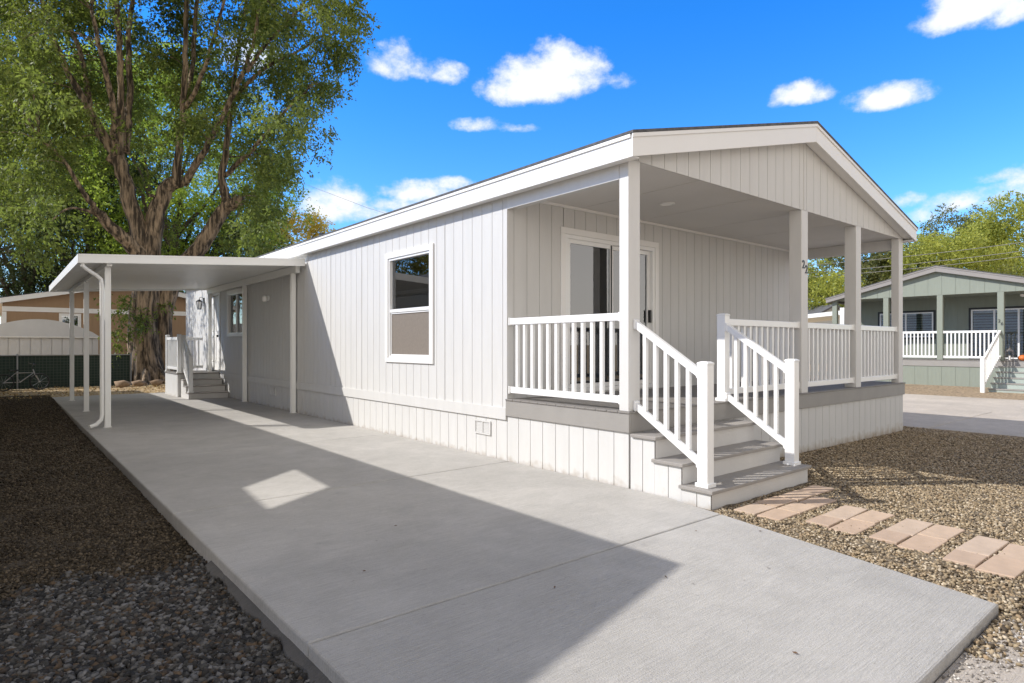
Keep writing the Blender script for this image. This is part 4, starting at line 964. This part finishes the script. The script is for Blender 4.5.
aw = thing('awning', 'white flat awning on a square post beside the sage green home', 'awning', (at(843, 330, 27).x, at(843, 330, 27).y, 0), -R(90), local=True)
a_ = MB(); a_.quadbox([(-3.2, .0, 2.42), (.55, .0, 2.70), (.55, 3.0, 2.70), (-3.2, 3.0, 2.42), (-3.2, .0, 2.60), (.55, 0, 2.88), (.55, 3.0, 2.88), (-3.2, 3.0, 2.60)]); a_.build('awning_roof', M_ALU, aw)
a_ = MB(); a_.box(-.09, .09, -.1, .08, 0, 2.95); a_.build('awning_post', M_TRIM, aw)
a_ = MB(); a_.box(-3.1, -2.95, .05, .2, 0, 2.42); a_.build('awning_post', M_TRIM, aw)

# ---------------------------------------------------------------- trees
def leaf_arrays(clumps, L, Wd, per_twig=12, droop=.35, twig=(.35, .8), spread=1.0):
    P, D = [], []
    for c, r, n in clumps:
        nt_ = max(1, n // per_twig)
        d = rng.normal(size=(nt_, 3)); d /= np.linalg.norm(d, axis=1)[:, None]
        base = np.array(c) + d * r * (rng.random((nt_, 1)) ** .5) * spread * np.array([1, 1, .75])
        dr = d * .9 + rng.normal(size=(nt_, 3)) * .5 + np.array([0, 0, -droop]); dr /= np.linalg.norm(dr, axis=1)[:, None]
        ln = rng.uniform(*twig, nt_)
        t = rng.random((nt_, per_twig)) 
        pos = base[:, None] + dr[:, None] * (t * ln[:, None])[..., None] + np.array([0, 0, -1]) * (t ** 2 * ln[:, None] * droop)[..., None] + rng.normal(size=(nt_, per_twig, 3)) * .05
        P.append(pos.reshape(-1, 3)); dd = dr[:, None] * .6 + rng.normal(size=(nt_, per_twig, 3)) * .7 + np.array([0, 0, -droop]); D.append(dd.reshape(-1, 3))
    P = np.concatenate(P); D = np.concatenate(D); D /= np.linalg.norm(D, axis=1)[:, None]
    Rv = rng.normal(size=P.shape); S_ = np.cross(D, Rv); S_ /= np.linalg.norm(S_, axis=1)[:, None]
    s = rng.uniform(.6, 1.25, (len(P), 1))
    a = P; b = P + D * L * s * .45 + S_ * Wd * s * .5; c = P + D * L * s; d = P + D * L * s * .45 - S_ * Wd * s * .5
    V = np.stack([a, b, c, d], 1).reshape(-1, 3); F = np.arange(len(V)).reshape(-1, 4)
    return V, F
def grow(mb, p, d, length, r, depth, tips, up=.25, wander=.3, n=4):
    pts = [Vector(p)]; dd = Vector(d).normalized()
    for i in range(n):
        dd = (dd + Vector((random.gauss(0, wander), random.gauss(0, wander), random.gauss(0, wander) + up)) * .35).normalized(); pts.append(pts[-1] + dd * length / n)
    rr = [r * (1 - .55 * i / n) for i in range(n + 1)]; mb.tube(pts, rr, 7 if r > .05 else 5)
    if depth == 0: tips.append((pts[-1], dd)); tips.append((pts[-2], dd)); return
    for i in range(3):
        t = random.randint(max(1, n - 2), n); q = pts[t]; nd = (dd + Vector((random.gauss(0, .7), random.gauss(0, .7), random.gauss(0, .45)))).normalized()
        grow(mb, q, nd, length * random.uniform(.6, .8), rr[t] * .7, depth - 1, tips, up, wander, n)

def generic_tree(name, label, cat, base, h, rad, lm, nclump, per, L, Wd, group=None, trunk_h=.3, bark=None, squash=1.0, clr=(.35, .6), lowest=None):
    t = thing(name, label, cat, base, group=group); OFF[t.name] = Vector((0, 0, 0))
    mb = MB(); tips = []; th_ = h * trunk_h
    mb.tube([(0, 0, -.1), (random.uniform(-.1, .1), 0, th_ * .5), (random.uniform(-.2, .2), random.uniform(-.2, .2), th_)], [h * .028, h * .022, h * .019], 10)
    for k_ in range(5):
        a = k_ * 1.257 + random.uniform(-.3, .3); grow(mb, (0, 0, th_ * random.uniform(.75, 1)), (math.cos(a) * .8, math.sin(a) * .8, random.uniform(.6, 1.3)), h * .30, h * .012, 1, tips)
    grow(mb, (0, 0, th_ * .95), (.05, .05, 1), h * .35, h * .014, 1, tips)
    mb.build('trunk', bark or M_BARK2, t, smooth=True)
    cl_ = []; zc_ = (lowest if lowest is not None else th_ * .8); cz_ = (h + zc_) / 2; hz = (h - zc_) / 2
    for i in range(nclump):
        d = rng.normal(size=3); d /= np.linalg.norm(d); rr = rng.uniform(.45, 1.0) ** .6
        lob = 1 + .22 * math.sin(3 * math.atan2(d[1], d[0]) + len(label)) + .15 * math.sin(5 * d[2] + len(label))
        c = np.array([d[0] * rad * rr * lob, d[1] * rad * rr * lob, cz_ + d[2] * hz * rr])
        cl_.append((c, rng.uniform(clr[0], clr[1]) * rad * .35 * (1.2 if rng.random() < .3 else .9), per))
    V, F = leaf_arrays(cl_, L, Wd, per_twig=8, droop=.2, twig=(.3, .9))
    link('crown', arrays_mesh('crown', V, F, lm), t)
    return t
LM_ELM = leaf_mat('elm_leaf', (.024, .045, .010), (.21, .25, .06), .38, (.40, .50, .07))
LM_DARK = leaf_mat('dark_leaf', (.022, .042, .014), (.09, .115, .04), .2, (.16, .22, .05))
LM_LIME = leaf_mat('lime_leaf', (.12, .19, .03), (.30, .40, .06), .45, (.6, .75, .10))
LM_YEL = leaf_mat('yellow_leaf', (.42, .32, .05), (.70, .56, .13), .4, (.8, .68, .14))
LM_YG = leaf_mat('yellow_green_leaf', (.13, .16, .03), (.46, .47, .09), .4, (.66, .7, .12))
LM_OLIVE = leaf_mat('olive_leaf', (.06, .075, .025), (.22, .22, .07), .3, (.32, .34, .09))

def elm():
    base = at(147, 384, 22.0); base.z = 0
    t = thing('elm_tree', 'big old elm with a thick ridged trunk and wide open crown behind the carport', 'tree', base)
    mb = MB()
    def limb(pts, r, n=14):
        # smooth polyline
        P = [at(px, py, d) for px, py, d in pts]; out, rad = [], []
        for i in range(len(P) - 1):
            a = P[max(0, i - 1)]; b = P[i]; c = P[i + 1]; d = P[min(len(P) - 1, i + 2)]
            for k_ in range(5):
                t_ = k_ / 5; out.append(.5 * ((2 * b) + (c - a) * t_ + (2 * a - 5 * b + 4 * c - d) * t_ ** 2 + (3 * b - a - 3 * c + d) * t_ ** 3)); rad.append(r[i] + (r[i + 1] - r[i]) * t_)
        out.append(P[-1]); rad.append(r[-1])
        out = [p + Vector((random.gauss(0, .02), random.gauss(0, .02), 0)) * min(1, q / .1) for p, q in zip(out, rad)]
        # ridged bark: push the ring in and out
        b0 = len(mb.v); mb.tube(out, rad, n)
        for i in range(len(out)):
            for k_ in range(n):
                j = b0 + i * n + k_; v = Vector(mb.v[j]); c = out[i]; f_ = 1 + .06 * math.sin(k_ * 2.4 + i * .15) + random.uniform(-.03, .03); mb.v[j] = tuple(c + (v - c) * f_)
        return out, rad
    L_ = []
    L_.append(limb([(148, 392, 22), (146, 372, 22), (143, 330, 22), (146, 285, 22), (148, 250, 22)], [.80, .58, .46, .42, .38], 26))
    L_.append(limb([(172, 388, 22.6), (162, 350, 22.5), (166, 300, 22.5), (182, 268, 22.6), (205, 240, 22.8), (222, 212, 23), (229, 203, 23)], [.45, .34, .30, .28, .26, .24, .22], 16))
    L_.append(limb([(146, 258, 22), (136, 225, 21.8), (125, 180, 21.6), (116, 155, 21.5)], [.36, .27, .22, .23], 16))
    L_.append(limb([(150, 255, 22), (156, 215, 22.1), (166, 190, 22.2), (176, 182, 22.3)], [.34, .28, .24, .22], 16))
    L_.append(limb([(146, 262, 22), (130, 244, 21.3), (108, 224, 20.8), (98, 212, 20.5)], [.36, .22, .17, .15], 12))
    L_.append(limb([(98, 213, 20.5), (85, 195, 20), (62, 158, 19.4), (40, 140, 19)], [.12, .08, .05, .03], 8))
    L_.append(limb([(98, 214, 20.5), (70, 208, 19.8), (50, 222, 19.4)], [.07, .03, .015], 7))
    L_.append(limb([(116, 157, 21.5), (98, 125, 21.2), (72, 80, 21), (50, 30, 20.6), (36, -30, 20.2), (20, -90, 20)], [.17, .13, .095, .08, .06, .04], 10))
    L_.append(limb([(108, 148, 21.4), (92, 115, 21.8), (82, 60, 22.2), (62, 0, 22.6), (50, -60, 23)], [.13, .11, .08, .06, .04], 8))
    L_.append(limb([(118, 155, 21.5), (121, 110, 21.4), (120, 50, 21.0), (116, 0, 20.6), (112, -60, 20.4)], [.15, .11, .09, .08, .05], 10))
    L_.append(limb([(124, 152, 21.7), (130, 100, 22.2), (128, 40, 22.6), (134, -10, 23), (140, -70, 23.4)], [.15, .11, .085, .07, .05], 10))
    L_.append(limb([(116, 150, 21.4), (112, 100, 20.6), (100, 50, 19.8), (92, 10, 19.2)], [.12, .10, .07, .05], 8))
    L_.append(limb([(176, 184, 22.3), (180, 140, 22.2), (184, 90, 22), (186, 30, 21.8), (186, -30, 21.6), (180, -90, 21.4)], [.17, .12, .10, .08, .07, .05], 10))
    L_.append(limb([(181, 120, 22.2), (192, 70, 22.8), (196, 10, 23.3), (204, -50, 23.8)], [.10, .08, .07, .05], 8))
    L_.append(limb([(184, 110, 22.1), (202, 75, 21.4), (216, 30, 20.8), (230, -20, 20.4)], [.09, .07, .05, .04], 8))
    L_.append(limb([(183, 184, 22.3), (205, 150, 22.0), (228, 105, 21.7), (244, 70, 21.4), (256, 30, 21.2), (262, -30, 21)], [.14, .10, .085, .07, .06, .04], 10))
    L_.append(limb([(246, 72, 21.4), (270, 40, 21.0), (300, 8, 20.8), (326, -25, 20.6)], [.07, .055, .04, .03], 8))
    L_.append(limb([(150, 80, 22), (166, 60, 22.6), (150, 20, 23), (134, -20, 23.4)], [.06, .05, .04, .03], 7)) if False else None
    L_.append(limb([(229, 206, 23), (222, 180, 23), (227, 140, 23), (232, 95, 23.2), (240, 40, 23.6), (250, -20, 24)], [.18, .13, .10, .085, .06, .04], 10))
    L_.append(limb([(229, 206, 23), (240, 200, 22.9), (238, 198, 22.9)], [.25, .18, .10], 9))
    L_.append(limb([(226, 176, 23), (256, 145, 22.6), (284, 112, 22.2), (306, 92, 22)], [.09, .07, .045, .03], 8))
    L_.append(limb([(232, 100, 23.2), (262, 70, 23.4), (300, 50, 23.4), (330, 30, 23.4)], [.08, .06, .04, .02], 8))
    ends = [x for x in L_ if x]
    # knobbly pollard heads
    for px, py, d, r in ((116, 158, 21.5, .30), (121, 166, 21.5, .27), (178, 184, 22.3, .26), (236, 201, 22.9, .22), (97, 212, 20.4, .2), (152, 196, 21.9, .12)):
        c = at(px, py, d); k_ = MB(); b = len(mb.v)
        for v in TV[int(px) % 8]: mb.v.append((c.x + v[0] * r, c.y + v[1] * r, c.z + v[2] * r * 1.3))
        for f_ in TF: mb.f.append(tuple(int(i) + b for i in f_))
    # root flare
    for a in range(7):
        an = a * .9; b_ = at(147, 384, 22); mb.tube([(b_.x + 1.15 * math.cos(an), b_.y + 1.15 * math.sin(an), -.15), (b_.x + .74 * math.cos(an), b_.y + .74 * math.sin(an), .04), (b_.x + .42 * math.cos(an), b_.y + .42 * math.sin(an), .5), (b_.x + .25 * math.cos(an), b_.y + .25 * math.sin(an), 1.2)], [.05, .12, .14, .08], 9)
    # foliage
    def right(y):
        K = [(-90, 360), (0, 362), (40, 358), (75, 345), (110, 326), (140, 312), (165, 300), (190, 285), (230, 270), (260, 262)]
        for (a, xa), (b, xb) in zip(K[:-1], K[1:]):
            if a <= y <= b: return xa + (xb - xa) * (y - a) / (b - a)
        return 250
    cl_ = []; allp = [(p, r) for pts, rad in ends for p, r in zip(pts, rad) if r < .14]
    tries = 0
    while len(cl_) < 640 and tries < 12000:
        tries += 1
        py = rng.uniform(-110, 250); px = rng.uniform(-70, 368)
        if px > right(py) - 8: continue
        d = 22.6 + rng.normal() * 2.6
        # thinner inside where the limbs show and the low middle is open
        if 40 < px < 250 and py > 175 and rng.random() < .72: continue
        if px < 110 and py > 190 and rng.random() < .6: continue
        if 70 < px < 260 and -20 < py < 190 and d < 22.8 and rng.random() < .88: continue
        if 90 < px < 250 and 60 < py < 190 and rng.random() < .35: continue
        if px > 255 and rng.random() < .25: continue
        if 95 < px < 250 and 135 < py < 262 and d < 24: continue
        c = at(px, py, d); r = rng.uniform(.30, .66) * (.9 if px > 280 else 1)
        n = int(rng.uniform(420, 900) * (r / .6) ** 1.6)
        cl_.append((np.array(c), r, n))
        q, qr = min(allp, key=lambda a: (a[0] - c).length + (1.5 if a[0].z > c.z + .5 else 0))
        mid = q.lerp(c, .5) + Vector((random.gauss(0, .15), random.gauss(0, .15), .25)); far_ = (c - q).length > 2.3; w_ = min(qr * .6, .007 + .008 * (c - q).length)
        if not far_: mb.tube([q, q.lerp(mid, .5) + Vector((0, 0, .08)), mid, c.lerp(mid, .4) + Vector((0, 0, .1)), c], [w_, w_ * .85, w_ * .65, w_ * .45, w_ * .25], 5)
    for px, py, d, r, n in ((318, 150, 22, .35, 160), (322, 128, 22, .4, 200), (336, 95, 22, .45, 240), (350, 60, 21.5, .45, 260), (354, 25, 21.3, .5, 320), (348, 5, 21, .5, 320), (300, 168, 22.4, .4, 160),
                            (130, 312, 21, .4, 300), (122, 330, 21, .3, 160), (140, 325, 20.9, .25, 130), (116, 345, 20.8, .25, 110), (160, 305, 22, .25, 120), (118, 300, 21.3, .35, 240)):
        c = at(px, py, d); cl_.append((np.array(c), r, n))
    V, F = leaf_arrays(cl_, .135, .06, per_twig=15, droop=.45, twig=(.25, .6))
    off = np.array(base)
    link('crown', arrays_mesh('crown', V - off, F, LM_ELM), t)
    mb.build('trunk', M_BARK, t, smooth=True)
elm()
def tree_px(px, d, ytop, rad, lm, label, ncl, per, L, name='leafy_tree', group=None, **k):
    b = at(px, 344.5, d); h = 1.35 + (344.5 - ytop) / FOC * d; b.z = -.1
    return generic_tree(name, label, 'tree', b, h, rad, lm, ncl, per, L, L * .55, group, **k)
GL = 'trees behind the tan home on the left'; GR = 'trees beyond the sage green home'
tree_px(30, 34, 85, 4.4, LM_DARK, 'dark dense tree at the left edge behind the white shed', 150, 420, .13, group=GL, trunk_h=.15, lowest=2.6)
tree_px(100, 35, 120, 3.8, LM_DARK, 'dark tree behind the elm trunk, left of its main fork', 120, 380, .15, group=GL, trunk_h=.2, lowest=2.5)
tree_px(-60, 36, 60, 5, LM_OLIVE, 'olive leafed tree cut by the left edge of the photo', 110, 380, .14, group=GL, trunk_h=.2, lowest=2.0)
tree_px(170, 36, 40, 6.0, LM_LIME, 'bright lime green tree showing between the elm limbs', 210, 380, .17, group=GL, trunk_h=.25, lowest=3.5)
tree_px(95, 46, 40, 7, LM_LIME, 'tall lime green tree far behind the elm crown', 150, 380, .19, group=GL, trunk_h=.25, lowest=5)
tree_px(235, 38, 185, 2.4, LM_DARK, 'small dark tree right of the leaning elm limb', 70, 360, .14, group=GL, trunk_h=.3, lowest=2.5)
tree_px(297, 50, 198, 3.8, LM_YEL, 'golden yellow autumn tree above the roof line of the white home', 80, 330, .19, group=GL, trunk_h=.3)
tree_px(262, 46, 205, 2.4, LM_YG, 'yellow green tree in front of the golden one', 60, 320, .17, group=GL, trunk_h=.3)
tree_px(800, 50, 262, 5.5, LM_YG, 'yellow green tree seen between the second and third porch posts', 110, 330, .2, group=GR, trunk_h=.2, lowest=1)
tree_px(850, 54, 245, 4.6, LM_OLIVE, 'olive tree seen just left of the right porch post', 100, 330, .2, group=GR, trunk_h=.2, lowest=1.5)
tree_px(893, 52, 240, 4.2, LM_OLIVE, 'dull olive tree just right of the corner porch post', 90, 330, .2, group=GR, trunk_h=.2, lowest=1.5)
tree_px(940, 50, 228, 4.6, LM_YG, 'bushy yellow green tree above the sage roof peak', 130, 330, .19, group=GR, trunk_h=.2, lowest=1.5)
tree_px(955, 64, 206, 3.6, LM_OLIVE, 'taller airy tree rising behind the sage roof peak', 60, 260, .22, group=GR, trunk_h=.3, lowest=7)
tree_px(985, 58, 212, 4.4, LM_YG, 'yellow topped tree left of the tall one at the right edge', 90, 320, .21, group=GR, trunk_h=.2, lowest=4)
tree_px(1045, 56, 176, 6.0, LM_YG, 'tallest tree at the right edge of the photo', 170, 330, .21, group=GR, trunk_h=.2, lowest=3)
tree_px(1000, 44, 262, 2.8, LM_OLIVE, 'low bushy tree behind the right side of the sage roof', 60, 300, .17, group=GR, trunk_h=.2, lowest=1.5)
# a tree and hedge on the far side of the neighbour home (reflected in the side window)
generic_tree('leafy_tree', 'broad tree standing behind the beige home left of the driveway', 'tree', (-14.5, 31, 0), 9, 3.4, LM_OLIVE, 70, 250, .2, .11, trunk_h=.3)
generic_tree('leafy_tree', 'broad tree beside the home across the street', 'tree', (14, -22, 0), 10, 4, LM_OLIVE, 80, 250, .22, .12, trunk_h=.3)

# fallen leaves and dry straw by the fence
lv = []
Pn = np.stack([rng.uniform(-8, 3, 9000), rng.uniform(15.6, 20.5, 9000), np.zeros(9000)], 1)
kk = ~((Pn[:, 0] > -3.55) & (Pn[:, 1] < 16.0)); Pn = Pn[kk]; Pn[:, 2] = [gz(a, b) for a, b in Pn[:, :2]]; Pn[:, 2] += .008
D_ = rng.normal(size=Pn.shape) * np.array([1, 1, .25]); D_ /= np.linalg.norm(D_, axis=1)[:, None]; S_ = np.cross(D_, rng.normal(size=Pn.shape) * .3 + np.array([0, 0, 1])); S_ /= np.linalg.norm(S_, axis=1)[:, None]
sz = rng.uniform(.03, .09, (len(Pn), 1)); V = np.stack([Pn, Pn + D_ * sz * .5 + S_ * sz * .25, Pn + D_ * sz, Pn + D_ * sz * .5 - S_ * sz * .25], 1).reshape(-1, 3)
prop(link('fallen_leaves', arrays_mesh('fallen_leaves', V, np.arange(len(V)).reshape(-1, 4), stone_mat('dry_leaf', [(.5, .36, .16), (.38, .25, .1), (.6, .48, .26), (.25, .16, .08)]))), kind='stuff')
# a few leaves on the concrete and the right gravel
pl = [(-2.3, .3), (-1.6, -1.6), (-1.0, -1.9), (-.7, -1.2), (-.9, -2.2), (-2.9, -.4), (-2.2, -1.3), (.2, -1.9), (-.35, -1.5), (-1.3, .6), (-1.9, -2.5), (3.2, -1.4), (2.5, -2.1)]
V = []
for i, (x, y) in enumerate(pl):
    a = random.uniform(0, 6.28); s = random.uniform(.007, .017); c, d = math.cos(a), math.sin(a); z = .006 if x < -.1 else .03
    V += [(x - c * s, y - d * s, z), (x - d * s * .4, y + c * s * .4, z + .004), (x + c * s, y + d * s, z + .003), (x + d * s * .4, y - c * s * .4, z)]
prop(link('dry_leaves', arrays_mesh('dry_leaves', np.array(V), np.arange(len(V)).reshape(-1, 4), stone_mat('dry_leaf_brown', [(.07, .045, .03), (.12, .07, .04)]))), kind='stuff')

# ---------------------------------------------------------------- power lines
def pole(p, h, label):
    t = thing('utility_pole', label, 'utility pole', p); OFF[t.name] = Vector((0, 0, 0))
    m = MB(); m.tube([(0, 0, -.3), (0, 0, h)], [.16, .11], 12); m.build('pole', M_BARK2, t, smooth=True); m = MB(); m.box(-1.1, 1.1, -.05, .05, h - .6, h - .48); m.build('crossarm', M_BARK2, t)
pa, pb = at(1180, 344, 40), at(700, 344, 52); pa.z = pb.z = 0
pole(pa, 9.6, 'wooden utility pole beyond the right edge of the photo'); pole(pb, 7.6, 'wooden utility pole hidden behind the white home')
M_WIRE = mat('wire_cover', (.25, .25, .24), .5, .1)
WL = ['highest', 'second', 'third', 'lowest']
for k_, (za, zb) in enumerate(((9.5, 7.5), (8.9, 6.9), (8.5, 6.6), (5.9, 5.2))):
    mb = MB(); A = Vector((pa.x, pa.y, za)); B = Vector((pb.x, pb.y, zb)); pts = []
    for i in range(25):
        t_ = i / 24; q = A.lerp(B, t_); q.z -= 1.0 * 4 * t_ * (1 - t_) * .6; pts.append(q)
    mb.tube(pts, .022, 5); o = mb.build('power_line', M_WIRE, None); prop(o, '%s of the overhead wires crossing the trees on the right' % WL[k_], 'wire', 'overhead wires')
mb = MB(); A = at(215, 150, 70); B = at(520, 255, 70); mb.tube([A, A.lerp(B, .5) - Vector((0, 0, .6)), B], .018, 5); prop(mb.build('power_line', M_WIRE), 'faint overhead wire low in the sky left of the white roof', 'wire', 'overhead wires')
